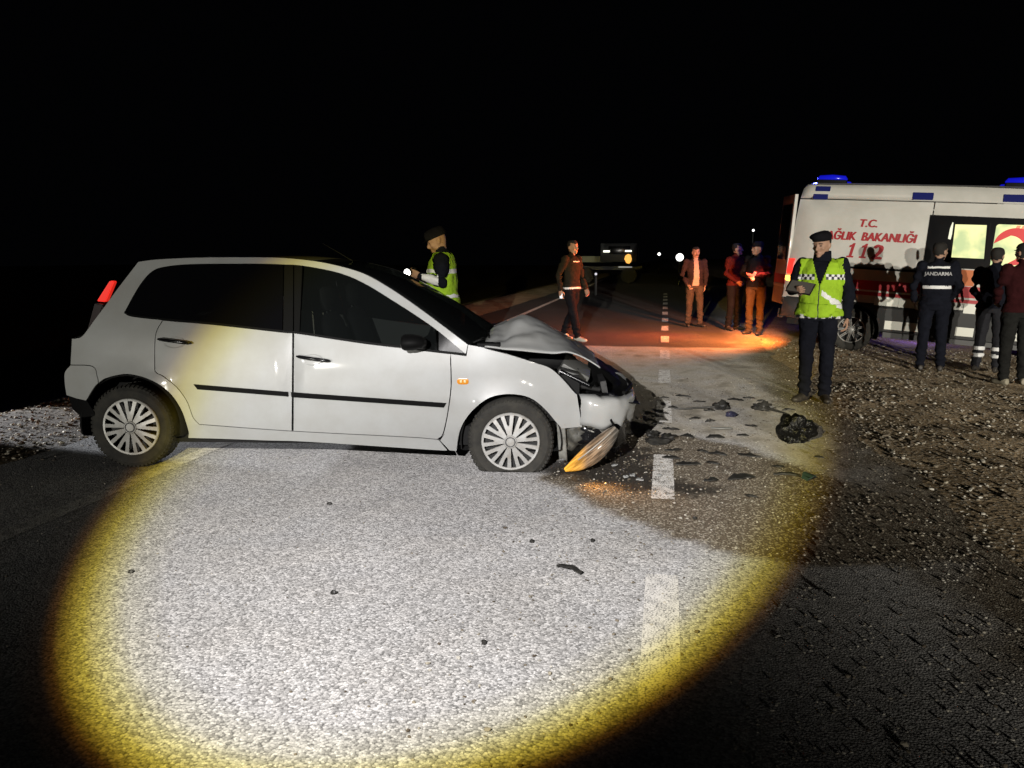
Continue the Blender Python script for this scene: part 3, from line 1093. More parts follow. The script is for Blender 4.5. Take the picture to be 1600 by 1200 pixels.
# headlamp torn loose, hanging to the road, its indicator still burning
a0, a1 = Vector((3.30, -0.835, 0.305)), Vector((2.962, -0.86, 0.022))
LENS = bpy.data.materials.new('headlamp_lens')
LENS.use_nodes = True
nt = LENS.node_tree
b = nt.nodes['Principled BSDF']
tcn = nt.nodes.new('ShaderNodeTexCoord')
sx = nt.nodes.new('ShaderNodeSeparateXYZ')
nt.links.new(tcn.outputs['Object'], sx.inputs[0])
tt = rng_(nt, sx.outputs['X'], 2.96, 3.30, 0, 1)
rp = nt.nodes.new('ShaderNodeValToRGB')
rp.color_ramp.elements[0].color = (0.95, 0.48, 0.06, 1); rp.color_ramp.elements[1].color = (0.22, 0.20, 0.17, 1)
rp.color_ramp.elements[0].position = 0.0; rp.color_ramp.elements[1].position = 1.0
e_ = rp.color_ramp.elements.new(0.30); e_.color = (0.8, 0.42, 0.10, 1)
e_ = rp.color_ramp.elements.new(0.42); e_.color = (0.42, 0.27, 0.15, 1)
nt.links.new(tt, rp.inputs[0])
acr = mth(nt, 'ADD', mth(nt, 'MULTIPLY', sx.outputs['X'], -0.64), mth(nt, 'MULTIPLY', sx.outputs['Z'], 0.77))
ns_ = nt.nodes.new('ShaderNodeTexNoise'); ns_.noise_dimensions = '2D'; ns_.inputs['Scale'].default_value = 1.0; ns_.inputs['Detail'].default_value = 3
cb_ = nt.nodes.new('ShaderNodeCombineXYZ')
nt.links.new(mth(nt, 'MULTIPLY', acr, 75.0), cb_.inputs[0])
nt.links.new(mth(nt, 'MULTIPLY', sx.outputs['X'], 9.0), cb_.inputs[1])
nt.links.new(cb_.outputs[0], ns_.inputs['Vector'])
st_ = rng_(nt, ns_.outputs['Fac'], 0.36, 0.64, 0.35, 1.25)
nt.links.new(scaled(nt, rp.outputs[0], st_), b.inputs['Base Color'])
em_r = nt.nodes.new('ShaderNodeValToRGB')
em_r.color_ramp.elements[0].color = (1.0, 0.42, 0.03, 1); em_r.color_ramp.elements[1].color = (0, 0, 0, 1)
em_r.color_ramp.elements[0].position = 0.12; em_r.color_ramp.elements[1].position = 0.45
nt.links.new(tt, em_r.inputs[0])
nt.links.new(em_r.outputs[0], b.inputs['Emission Color'])
b.inputs['Emission Strength'].default_value = 0.42
b.inputs['Roughness'].default_value = 0.12
b.inputs['Coat Weight'].default_value = 0.6
bm = bmesh.new()
pts, rad_ = [], []
for i in range(15):
    t = i / 14
    pts.append(a0.lerp(a1, t) + Vector((0.0, -0.02 * math.sin(math.pi * t), -0.035 * math.sin(math.pi * t))))
    w_ = 0.006 + 0.064 * math.sin(math.pi * min(1, 0.04 + 0.96 * t) ** 0.85) ** 0.75 if t < 0.98 else 0.014
    rad_.append((max(w_, 0.006), max(0.006, w_ * 0.62)))
add_tube(bm, pts, rad_, 22, side=(-0.64, 0, 0.77))
hl = bm_obj('hanging_headlamp', bm, LENS, CAR, sharp=rad(70))
hl['label'] = 'torn headlamp hanging to the road with its amber indicator alight'
tube('headlamp_rib', [tuple(a0.lerp(a1, t) + Vector((0.0, -0.062 * math.sin(math.pi * t) ** .6 - 0.012, 0.015))) for t in np.linspace(0.12, 0.75, 9)], 0.005, mat('grey_trim', (0.4, 0.36, 0.3), 0.4), hl, 6)
tube('wiring', [(3.22, -0.70, 0.40), (3.26, -0.76, 0.36), (3.29, -0.82, 0.31)], 0.008, BLACKP, hl, 6)
amb_d = lamp('indicator_glow', 'SPOT', (0, 0, 0), 26, (1.0, 0.42, 0.05), None, rad(72), 1.0, 0.03)
amb_d.location = (-0.52, 4.83, 0.24)
amb_d.rotation_euler = (Vector((-0.30, 4.66, 0)) - Vector(amb_d.location)).to_track_quat('-Z', 'Y').to_euler()

# engine bay
box('firewall', (2.42, 0, 0.55), (0.05, 1.45, 0.5), VOID, CAR)
box('engine_block', (2.85, 0.05, 0.46), (0.45, 0.75, 0.34), DARKM, CAR, bevel=0.02)
box('rocker_cover', (2.85, 0.05, 0.66), (0.30, 0.55, 0.06), BLACKP, CAR, bevel=0.015)
box('battery', (2.78, -0.52, 0.58), (0.22, 0.17, 0.16), BLACKG, CAR, bevel=0.008)
box('fuse_box', (2.98, -0.50, 0.59), (0.15, 0.16, 0.11), mat('grey_cover', (0.10, 0.10, 0.095), 0.5), CAR, rot=Matrix.Rotation(0.25, 3, 'Y'), bevel=0.01)
box('air_box', (3.04, -0.22, 0.60), (0.22, 0.26, 0.10), mat('grey_cover2', (0.14, 0.14, 0.13), 0.45), CAR, rot=Matrix.Rotation(0.5, 3, 'Y') @ Matrix.Rotation(0.2, 3, 'X'), bevel=0.012)
box('radiator', (3.26, 0.02, 0.42), (0.04, 1.05, 0.30), DARKM, CAR, rot=Matrix.Rotation(-0.2, 3, 'Y'))
box('inner_wing', (2.75, -0.63, 0.47), (0.62, 0.02, 0.32), VOID, CAR)
box('inner_wing', (2.75, 0.66, 0.47), (0.62, 0.02, 0.32), VOID, CAR)
for k in range(9):
    x, y = random.uniform(2.65, 3.15), random.uniform(-0.66, -0.2)
    z = random.uniform(0.5, 0.66) - max(0, (x - 2.95)) * 0.35
    p0 = Vector((x, y, z))
    pp = [p0, p0 + Vector((random.uniform(-.08, .12), random.uniform(-.03, .08), random.uniform(.0, .05))), p0 + Vector((random.uniform(.05, .22), random.uniform(-.06, .12), random.uniform(-.09, .0)))]
    tube('hose', [tuple(q) for q in pp], random.uniform(.009, .018), random.choice((BLACKP, BLACKG, DARKM)), CAR, 8)
for k in range(6):
    x, y = 3.06 + 0.05 * k, random.uniform(-0.68, -0.25)
    box('broken_bracket', (x, y, 0.47 + random.uniform(-.02, .05)), (random.uniform(.04, .09), random.uniform(.03, .09), random.uniform(.015, .05)), random.choice((BLACKP, DARKM, VOID)), CAR, rot=Matrix.Rotation(random.uniform(-.8, .8), 3, 'Y') @ Matrix.Rotation(random.uniform(-.5, .5), 3, 'Z'), bevel=0.004)
tube('bright_clip', [(2.83, -0.63, 0.62), (2.835, -0.635, 0.655)], [.007, .010], CHROME, CAR, 8)
# slam panel and crushed grille on the far side
rows = []
for i in range(8):
    t = i / 7
    rows.append([(3.14 + 0.33 * t - 0.03 * fbm(t * 3, v * 3), v * 0.68, 0.655 - 0.20 * t + 0.02 * fbm(v * 4, t * 3, 2.) + (0.0 if v > -0.25 else -0.13 * (1 - t) - 0.02)) for v in np.linspace(-0.98, 0.98, 21)])
loft('grille_panel', rows, BLACKP, CAR, solid=0.006)
tube('bumper_moulding', [(3.36, -0.66, 0.515), (3.42, -0.5, 0.53), (3.445, -0.3, 0.515), (3.44, -0.1, 0.52)], [.012, .018, .016, .01], BLACKP, CAR, 8)

# underside, cabin
box('floor_pan', (1.35, 0, 0.225), (2.2, 1.50, 0.13), VOID, CAR)
box('floor_pan', (-0.05, 0, 0.46), (0.55, 1.30, 0.2), VOID, CAR)
box('boot_floor', (-0.1, 0, 0.72), (0.45, 1.35, 0.04), VOID, CAR)
box('dashboard', (2.10, 0, 0.76), (0.34, 1.34, 0.20), BLACKP, CAR, bevel=0.05)
for sgn in (-1, 1):
    bm = bmesh.new()
    add_lathe(bm, [(0.345, -0.155), (0.365, -0.14), (0.365, 0.13), (0.30, 0.16)], 40, 'y', (0.01, sgn * 0.69, 0.29))
    for v in bm.verts:
        v.co.z = max(v.co.z, 0.22)
    bm_obj('wheel_arch_liner', bm, VOID, CAR, sharp='keep')
    bm = bmesh.new()
    add_lathe(bm, [(0.335, -0.145), (0.345, -0.14), (0.345, 0.13), (0.30, 0.16)], 40, 'y', (2.60, sgn * 0.67, 0.20))
    for v in bm.verts:
        v.co.z = max(v.co.z, 0.14)
    bm_obj('wheel_arch_liner', bm, VOID, CAR, sharp='keep')


def seat(x, y, wide=0.50):
    bm = bmesh.new()
    add_tube(bm, [(x - 0.02, y, 0.44), (x + 0.0, y, 0.52), (x + 0.02, y, 0.56)], [(.24, wide / 2), (.26, wide / 2), (.22, wide / 2 - .04)], 20, side=(1, 0, 0))
    add_tube(bm, [(x - 0.20, y, 0.52), (x - 0.27, y, 0.75), (x - 0.33, y, 0.96), (x - 0.35, y, 1.03)], [(.08, wide / 2 - .02), (.07, wide / 2), (.06, wide / 2 - .03), (.04, wide / 2 - .12)], 20, side=(1, 0, 0))
    s = bm_obj('seat', bm, FABRIC, CAR, sharp=rad(60))
    if wide < 0.8:
        bm = bmesh.new()
        add_tube(bm, [(x - 0.355, y, 1.05), (x - 0.36, y, 1.12), (x - 0.365, y, 1.20), (x - 0.365, y, 1.22)], [(.03, .09), (.045, .125), (.042, .115), (.02, .07)], 16, side=(1, 0, 0))
        bm_obj('headrest', bm, FABRIC, s)
        for q in (-.05, .05):
            tube('headrest_post', [(x - 0.35, y + q, 1.0), (x - 0.357, y + q, 1.07)], 0.006, CHROME, s, 6)


seat(1.62, -0.36); seat(1.62, 0.36); seat(0.78, 0.0, 1.25)
bm = bmesh.new()
bmesh.ops.create_cone(bm, segments=8, radius1=0.01, radius2=0.01, depth=0.01)
bm.free()
cw = [Vector((1.93 + 0.07 * math.sin(a), 0.36 + 0.185 * math.cos(a), 0.86 + 0.17 * math.sin(a))) for a in np.linspace(0, 2 * math.pi, 25)]
tube('steering_wheel', [tuple(p) for p in cw], 0.015, BLACKP, CAR, 8)
for sgn in (-1, 1):
    tube('seat_belt', [(1.14, sgn * 0.63, 1.18), (1.26, sgn * 0.60, 0.98), (1.30, sgn * 0.58, 0.70)], [(.022, .002), (.022, .002), (.022, .002)], BLACKP, CAR, 6)


# wheels
def hubcap(parent, c, sgn, R=0.197, phase=0.0):
    """nine split spokes inside a bright ring"""
    bm = bmesh.new()
    add_lathe(bm, [(R, 0.010), (R, -0.002), (R - .004, -0.007), (R - .016, -0.006), (R - .018, 0.006)], 56, 'y')
    add_lathe(bm, [(0.0, -0.020), (0.026, -0.020), (0.029, -0.016), (0.031, -0.018), (0.041, -0.018), (0.045, -0.012), (0.05, -0.006)], 32, 'y')
    N = 9
    for k in range(N):
        a0_ = 2 * math.pi * k / N + phase
        # outline of one Y spoke: (radius, angle offset)
        hb = math.pi / N
        out = [(0.046, -hb * .80), (R - .012, -hb * .72), (R - .012, -hb * .30), (0.116, -hb * .18), (0.106, 0.0), (0.116, hb * .18), (R - .012, hb * .30), (R - .012, hb * .72), (0.046, hb * .80)]
        top, bot = [], []
        for r, da in out:
            hgt = -0.016 + 0.012 * (r / R) ** 2
            top.append(bm.verts.new((r * math.cos(a0_ + da), hgt, r * math.sin(a0_ + da))))
            bot.append(bm.verts.new((r * math.cos(a0_ + da * 1.05), hgt + 0.013, r * math.sin(a0_ + da * 1.05))))
        n = len(out)
        q = n // 2
        for i in range(n - 1):
            bm.faces.new((top[i], top[i + 1], bot[i + 1], bot[i]))
        bm.faces.new((top[0], top[1], top[2], top[3], top[4]))
        bm.faces.new((top[4], top[5], top[6], top[7], top[8]))
        bm.faces.new((top[0], top[4], top[8]))
        bm.faces.new((top[8], top[0], bot[0], bot[8]))
    bmesh.ops.transform(bm, matrix=Matrix.Translation(c) @ Matrix.Diagonal((1, -sgn, 1, 1)), verts=bm.verts[:])
    return bm_obj('hub_cap', bm, SILVER, parent, smooth=True, sharp=rad(28))


def tyre_mesh(c, sgn, r_out, r_rim, width, flat=0.0):
    bm = bmesh.new()
    h = width / 2
    prof = [(r_rim - .012, -h * .62), (r_rim, -h * .80), (r_rim + .018, -h * .93), ((r_out + r_rim) / 2 + .01, -h * 1.0), (r_out - .028, -h * .95), (r_out - .010, -h * .84), (r_out, -h * .68), (r_out + .002, 0), (r_out, h * .68), (r_out - .010, h * .84), (r_out - .04, h), (r_rim, h * .8)]
    add_lathe(bm, prof, 72, 'y')
    # tread grooves as small shoulder blocks
    for k in range(60):
        a = 2 * math.pi * k / 60
        for s_ in (-1, 1):
            R = Matrix.Rotation(-a, 3, 'Y')
            add_box(bm, R @ Vector((r_out - 0.006, s_ * h * .80, 0)), (0.012, h * .26, 0.019), R @ Matrix.Rotation(s_ * 0.5, 3, 'Z'))
    for v in bm.verts:
        v.co += Vector(c)
        if v.co.z < 0.003 and not flat:
            v.co.z = 0.003
        if flat:
            d = (v.co.z - c[2])
            if v.co.z < 0.10:
                k = (0.10 - v.co.z) / 0.20
                v.co.y += (-1 if v.co.y < c[1] else 1) * 0.028 * min(1, max(0, k))
            if v.co.z < 0.003:
                v.co.z = 0.003 + 0.02 * (v.co.z + 0.1) * 0
    return bm


def wheel(x, sgn, z, flat=False, ph=0.0, steer=0.0):
    yc = sgn * (0.762 if x < 1 else 0.748)
    c = (x, yc, z)
    bm = bmesh.new()
    add_lathe(bm, [(0.0, -0.03 * 1), (0.19, -0.03), (0.20, -0.05), (0.20, 0.06), (0.0, 0.06)], 40, 'y')
    bmesh.ops.transform(bm, matrix=Matrix.Translation(c) @ Matrix.Diagonal((1, -sgn, 1, 1)), verts=bm.verts[:])
    w_ = bm_obj('wheel', bm, mat('steel_disc', (0.02, 0.02, 0.02), 0.6), CAR, sharp=rad(30))
    bm_obj('tyre', tyre_mesh(c, sgn, 0.285, 0.196, 0.185, flat), RUBBER, w_, sharp=rad(35))
    hubcap(w_, (x, yc + sgn * 0.082, z), sgn, phase=ph)
    bm = bmesh.new()
    add_lathe(bm, [(0.0285, -0.0185), (0.0305, -0.0205), (0.0345, -0.0205), (0.036, -0.0185)], 32, 'y')
    bmesh.ops.transform(bm, matrix=Matrix.Translation((x, yc + sgn * 0.082, z)) @ Matrix.Diagonal((1, -sgn, 1, 1)), verts=bm.verts[:])
    bm_obj('centre_ring', bm, mat('dull_ring', (0.12, 0.12, 0.12), 0.5), w_)
    return w_


wheel(0.012, -1, 0.284, ph=0.12)
wheel(0.012, 1, 0.284, ph=0.5)
wheel(2.597, -1, 0.205, True, ph=0.3)
wheel(2.597, 1, 0.27, False, ph=0.0)

# ------------------------------------------------------------------ ambulance
VANW = mat('van_paint', (0.60, 0.59, 0.55), 0.4, coat=0.3, var=(2.5, 0.0), col2=(0.52, 0.51, 0.46), detail=7)
VRED = mat('red_film', (0.42, 0.012, 0.02), 0.45)
REFL = mat('white_film', (0.82, 0.82, 0.74), 0.4)
CLAD = mat('grey_cladding', (0.03, 0.03, 0.03), 0.6)
ORANGE = mat('orange_film', (0.55, 0.13, 0.015), 0.5)
BLUE_ON = mat('beacon_blue', (0.005, 0.008, 0.25), 0.2, emit=(0.008, 0.010, 0.8), estr=0.5)
BLUE_DIM = mat('marker_blue', (0.015, 0.02, 0.10), 0.2, emit=(0.02, 0.02, 0.3), estr=0.08)
V0 = Vector((2.9038, 13.1033, -0.0242))
_h, _p = rad(106), rad(-3.5)
ve = Vector((math.sin(_h) * math.cos(_p), math.cos(_h) * math.cos(_p), math.sin(_p)))
vy = Vector((-math.cos(_h), math.sin(_h), 0)).normalized()
if vy.y < 0: vy = -vy
vu = ve.cross(vy).normalized()
VAN = empty('ambulance')
VAN.matrix_world = Matrix(((ve.x, vy.x, vu.x, V0.x), (ve.y, vy.y, vu.y, V0.y), (ve.z, vy.z, vu.z, V0.z), (0, 0, 0, 1)))
tag(VAN, 'white high-roofed ambulance with red lettering and a lit side window', 'ambulance')
_vz = np.array([0.2, 0.45, 0.8, 1.2, 1.4, 2.0, 2.33, 2.46, 2.55, 2.60, 2.64])
_vi = np.array([0.05, 0.015, 0.0, 0.0, 0.012, 0.055, 0.10, 0.13, 0.18, 0.25, 0.40])
REAR_U = lambda v: float(np.interp(v, [0.3, 0.49, 0.68, 1.35, 2.02, 2.45, 2.56, 2.62], [-1.14, -1.139, -1.11, -1.075, -1.045, -1.015, -0.97, -0.90]))


def vin(u, v, extra=0.0):
    y = float(np.interp(v, _vz, _vi))
    r = REAR_U(v)
    d = u - r
    if d < 0.14:                       # rounded rear corner
        y += 0.10 * (1 - max(0, d) / 0.14) ** 2.2
    return y - extra


def vpoly(name, poly, m, parent=VAN, out=0.0, gap=0.003, grid=0.12, depth=0.02):
    o = panel(name, poly, lambda u, v: (u, vin(u, v, out), v), m, parent, gap=gap, grid=grid, depth=depth)
    return o


def vboth(name, poly, m, out=0.0, gap=0.003, grid=0.15, depth=0.02):
    o = vpoly(name, poly, m, VAN, out, gap, grid, depth)
    panel(name, poly, lambda u, v: (u, 2.0 - vin(u, v, out), v), m, VAN, gap=gap, grid=grid, depth=depth, inward=(0, -1, 0))
    return o


rearline = [(REAR_U(v), v) for v in np.linspace(0.76, 2.33, 12)]
vboth('rear_side_panel', path(rv(rearline), [(-0.55, 0.76)], [(0.48 * math.cos(a), 0.30 + 0.47 * math.sin(a)) for a in np.linspace(math.pi - .45, .45, 3) if False], [(0.895, 0.76), (0.905, 2.33)]), VANW)
vboth('sliding_door', [(0.905, 0.76), (2.36, 0.76), (2.36, 2.33), (0.915, 2.33)], VANW)
cab = path([(2.37, 0.34), (3.0, 0.34)], [(3.48 + 0.42 * math.cos(a), 0.32 + 0.42 * math.sin(a)) for a in np.linspace(math.pi - .05, .05, 14)], sp([(4.35, 0.36), (4.42, 0.7), (4.33, 1.0), (3.85, 1.22), (3.62, 1.30)], 4), sp([(3.62, 1.30), (3.2, 1.86), (3.02, 2.08), (2.80, 2.22), (2.37, 2.33)], 4))
vboth('cab_side', cab, VANW)
vboth('cab_window', path([(2.55, 1.40), (3.45, 1.34)], [(3.10, 1.86), (2.98, 1.95), (2.58, 1.97)]), BLACKG, out=0.003, depth=0.004)
vboth('roof_side', path([(REAR_U(2.34), 2.34), (2.60, 2.34)], [(2.55, 2.46), (2.45, 2.55)], [(0.911, 2.58), (-0.94, 2.575), (REAR_U(2.5), 2.5)]), VANW, grid=0.06)
rows = []
for u in np.concatenate([np.linspace(-0.975, -0.8, 5), np.linspace(-0.6, 2.3, 8), np.linspace(2.4, 2.62, 4)]):
    drop = 0.05 * max(0, (-0.8 - u) / 0.175) ** 2 + 0.06 * max(0, (u - 2.35) / 0.27) ** 2
    rows.append([(float(u), 1.0 + q * 0.815, 2.57 + 0.062 * (1 - abs(q) ** 3) - drop) for q in np.linspace(-1, 1, 17)])
loft('roof', rows, VANW, VAN)
rows = []
for u, z in sp([(2.60, 2.45), (2.80, 2.24), (3.05, 2.08), (3.62, 1.31)], 5):
    rows.append([(u + 0.10 * (1 - q * q), 1.0 + q * (0.90 - 0.06 * max(0, z - 1.5)), z) for q in np.linspace(-1, 1, 13)])
loft('windscreen', rows, BLACKG, VAN)
rows = []
for u, z in sp([(3.60, 1.31), (3.85, 1.22), (4.33, 1.0), (4.42, 0.7), (4.35, 0.36)], 5):
    rows.append([(u + 0.10 * (1 - q * q), 1.0 + q * 0.97, z) for q in np.linspace(-1, 1, 13)])
loft('bonnet', rows, VANW, VAN)
loft('rear_face', [[(REAR_U(v) + 0.03 - 0.02 * (1 - q * q), 1.0 + q * (0.96 - float(np.interp(v, _vz, _vi)) - 0.05), v) for q in np.linspace(-1, 1, 9)] for v in np.linspace(0.5, 2.56, 12)], mat('cabin_dark', (0.02, 0.02, 0.022), 0.7), VAN)
box('floor_pan', (1.2, 1.0, 0.36), (4.4, 1.7, 0.10), VOID, VAN)
# lower cladding with reflective blocks, wheel arches
arch = [(0.40 * math.cos(a), 0.31 + 0.42 * math.sin(a)) for a in np.linspace(math.pi - .02, .02, 18)]
vboth('lower_cladding', path([(-1.10, 0.44), (-0.44, 0.36)], arch, [(0.44, 0.34), (2.36, 0.32), (2.36, 0.755), (-1.09, 0.755)]), CLAD, out=0.012, grid=0.1)
vboth('sill_step', [(0.46, 0.24), (2.36, 0.24), (2.36, 0.315), (0.46, 0.33)], mat('step_metal', (0.12, 0.12, 0.12), 0.5, metal=0.4), out=0.02)
for (u0, u1, v0, v1) in ((0.28, 0.62, 0.735, 0.865), (0.62, 1.02, 0.73, 0.86), (1.50, 1.66, 0.72, 0.86), (1.72, 1.9, 0.72, 0.86), (0.47, 0.72, 0.375, 0.51), (0.74, 1.02, 0.375, 0.51), (1.44, 1.68, 0.375, 0.51), (2.0, 2.3, 0.375, 0.51)):
    vpoly('reflective_block', [(u0, v0), (u1, v0), (u1, v1), (u0, v1)], REFL, out=0.016, gap=0.001, depth=0.003)
vpoly('red_stripe', [(-0.75, 0.975), (0.89, 0.955), (0.89, 1.115), (-0.75, 1.10)], VRED, out=0.004, gap=0, depth=0.003)
vpoly('red_stripe', [(-0.75, 0.89), (0.89, 0.872), (0.89, 0.925), (-0.75, 0.945)], VRED, out=0.004, gap=0, depth=0.003)
vpoly('red_stripe', [(0.92, 0.955), (2.34, 0.945), (2.34, 1.12), (0.92, 1.115)], VRED, out=0.004, gap=0, depth=0.003)
vpoly('red_stripe', [(0.92, 0.872), (2.34, 0.865), (2.34, 0.915), (0.92, 0.925)], VRED, out=0.004, gap=0, depth=0.003)
vpoly('white_line', [(-0.75, 0.948), (0.89, 0.929), (0.89, 0.951), (-0.75, 0.971)], REFL, out=0.004, gap=0, depth=0.003)
vpoly('orange_panel', [(1.20, 1.125), (1.58, 1.125), (1.58, 1.36), (1.20, 1.36)], ORANGE, out=0.005, gap=0, depth=0.003)
box('door_rail', (0.33, -0.012, 1.293), (1.16, 0.03, 0.034), BLACKP, VAN, bevel=0.005)
# dark window band with lit panes
vpoly('window_band', [(0.885, 1.378), (2.35, 1.372), (2.35, 2.13), (0.875, 2.142)], BLACKG, out=0.006, gap=0, depth=0.004)
LIT = bpy.data.materials.new('lit_window')
LIT.use_nodes = True
nt = LIT.node_tree
b = nt.nodes['Principled BSDF']
tcn = nt.nodes.new('ShaderNodeTexCoord')
n1 = nt.nodes.new('ShaderNodeTexNoise'); n1.inputs['Scale'].default_value = 3.2; n1.inputs['Detail'].default_value = 3
nt.links.new(tcn.outputs['Object'], n1.inputs['Vector'])
ec = mixc(nt, rng_(nt, n1.outputs['Fac'], 0.42, 0.62), (0.95, 0.92, 0.42), (0.52, 0.62, 0.30))
nt.links.new(ec, b.inputs['Emission Color'])
b.inputs['Emission Strength'].default_value = 1.15
b.inputs['Base Color'].default_value = (0.1, 0.1, 0.08, 1)
b.inputs['Roughness'].default_value = 0.15


def rrect(u0, u1, v0, v1, r=0.04):
    out = []
    for cx, cz, a in ((u1 - r, v1 - r, 0), (u0 + r, v1 - r, 90), (u0 + r, v0 + r, 180), (u1 - r, v0 + r, 270)):
        for k in range(5):
            t = rad(a + 22.5 * k)
            out.append((cx + r * math.cos(t), cz + r * math.sin(t)))
    return out


vpoly('lit_pane', [(1.235, 1.532), (1.655, 1.535), (1.625, 2.02), (1.222, 2.015)], LIT, out=0.009, gap=0, depth=0.002)
vpoly('lit_pane', rrect(1.745, 2.30, 1.42, 2.04), LIT, out=0.009, gap=0, depth=0.002)
vpoly('pane_glimpse', [(1.155, 1.80), (1.19, 1.79), (1.215, 2.03), (1.18, 2.045), (1.16, 1.95)], mat('pale_glow', (0.5, 0.5, 0.4), 0.3, emit=(0.75, 0.78, 0.6), estr=0.8), out=0.009, gap=0, depth=0.002)
for x0 in (1.205, 1.665):
    vpoly('window_frame', [(x0, 1.50), (x0 + 0.022, 1.50), (x0 + 0.012, 2.05), (x0 - 0.01, 2.05)], BLACKP, out=0.014, gap=0, depth=0.01)
# red crescent on the second pane
cres = []
c0, r0_, c1, r1_ = (2.01, 1.73), 0.265, (1.935, 1.68), 0.205
dx, dz = c1[0] - c0[0], c1[1] - c0[1]
ang = math.atan2(dz, dx)
dd = math.hypot(dx, dz)
ca = (r0_ ** 2 + dd ** 2 - r1_ ** 2) / (2 * r0_ * dd)
cb = (r1_ ** 2 + dd ** 2 - r0_ ** 2) / (2 * r1_ * dd)
ta, tb_ = math.acos(max(-1, min(1, ca))), math.acos(max(-1, min(1, -cb)))
cres = [(c0[0] + r0_ * math.cos(ang + a), c0[1] + r0_ * math.sin(ang + a)) for a in np.linspace(ta, 2 * math.pi - ta, 40)]
tb_ = math.pi - math.acos(max(-1, min(1, cb)))
cres += [(c1[0] + r1_ * math.cos(ang + a), c1[1] + r1_ * math.sin(ang + a)) for a in np.linspace(2 * math.pi - (math.pi - tb_), math.pi - tb_, 40)][1:-1]
vpoly('crescent_emblem', cres, mat('emblem_red', (0.55, 0.01, 0.015), 0.4, emit=(0.5, 0.01, 0.01), estr=0.45), out=0.013, gap=0, grid=0, depth=0.001)
for k in range(3):
    vpoly('orange_strap', [(1.98 + .07 * k, 1.97 + .01 * k), (2.03 + .07 * k, 1.97 + .01 * k), (2.05 + .07 * k, 2.03), (2.0 + .07 * k, 2.03)], mat('strap_glow', (0.6, 0.2, 0.1), 0.4, emit=(0.85, 0.25, 0.12), estr=0.7), out=0.012, gap=0, grid=0, depth=0.001)
# markers on the roof side and blue beacons
for u0, u1, v0, v1 in ((-0.80, -0.58, 2.455, 2.535), (-0.82, -0.60, 2.33 - 0.005, 2.41), (0.60, 0.88, 2.36, 2.47), (1.78, 2.07, 2.36, 2.47)):
    vpoly('marker_lamp', rrect(u0, u1, v0, v1, 0.012), BLUE_DIM, out=0.012, gap=0, grid=0.05, depth=0.03)
for u in (-0.60, 2.02):
    for y_ in (0.45, 1.55):
        bm = bmesh.new()
        add_tube(bm, [(u - 0.22, y_, 2.66), (u - 0.19, y_, 2.675), (u, y_, 2.68), (u + 0.19, y_, 2.675), (u + 0.22, y_, 2.66)], [(.03, .02), (.09, .05), (.11, .06), (.09, .05), (.03, .02)], 18, side=(0, 1, 0))
        be = bm_obj('blue_beacon', bm, BLUE_ON, VAN, sharp=rad(60))
        box('beacon_base', (u, y_, 2.625), (0.44, 0.22, 0.06), BLACKP, be, bevel=0.01)
# lettering
def digit_one(u, v, h):
    P = [(0.02, 0), (0.46, 0), (0.46, .12), (0.335, .12), (0.335, 1.0), (0.20, 1.0), (0.13, .90), (0.0, .83), (0.0, .69), (0.145, .74), (0.145, .12), (0.02, .12)]
    return [(u + (x + .18 * z) * h, v + z * h) for x, z in P]


for u_ in (-0.215, -0.035):
    vpoly('numeral', digit_one(u_, 1.445, 0.225), mat('red_lettering', (0.36, 0.008, 0.015), 0.45), out=0.004, gap=0, grid=0, depth=0.001)
for txt, u, v, size, bold, xs_ in (('T.C.', 0.04, 1.925, 0.165, 0.009, 0.92), ('SAĞLIK  BAKANLIĞI', 0.06, 1.715, 0.182, 0.010, 0.83), ('2', 0.215, 1.445, 0.31, 0.018, 0.98)):
    bm = bmesh.new()
    for q, (sx_, sz_) in enumerate(((0, 0), (-bold, 0), (bold, 0), (-bold * .5, bold * .4), (bold * .5, -bold * .4))):
        me = text_mesh(txt, size, mat('red_lettering', (0.36, 0.008, 0.015), 0.45), shear=0.18, xscale=xs_)
        for v_ in me.vertices:
            a, c = u + v_.co.x + sx_, v + v_.co.y + sz_
            v_.co = Vector((a, vin(a, c, 0.004 + 0.0006 * q), c))
        bm.from_mesh(me)
    bm_obj('lettering', bm, mat('red_lettering', (0.36, 0.008, 0.015), 0.45), VAN, smooth=False, sharp='keep')
# tail lamp cluster
TLR = mat('van_tail_red', (0.6, 0.02, 0.02), 0.3, emit=(1.0, 0.06, 0.04), estr=0.9)
TLO = mat('van_indicator', (0.9, 0.4, 0.05), 0.3, emit=(1.0, 0.45, 0.06), estr=5.0)
lampz = [(1.02, 1.10, TLO, 'indicator_lamp'), (1.12, 1.38, TLR, 'tail_lamp')]
for v0, v1, m_, nm in lampz:
    rows = []
    for v in np.linspace(v0, v1, 6):
        rows.append([(REAR_U(v) + q * 0.12 - 0.012, vin(REAR_U(v) + q * 0.12, v, 0.012) + 0.03 * (1 - q) ** 2, float(v)) for q in np.linspace(0, 1, 7)])
    rows[0] = [(p[0] + .01, p[1] + 0.01, p[2]) for p in rows[0]]
    loft(nm, rows, m_, VAN, solid=0.01)
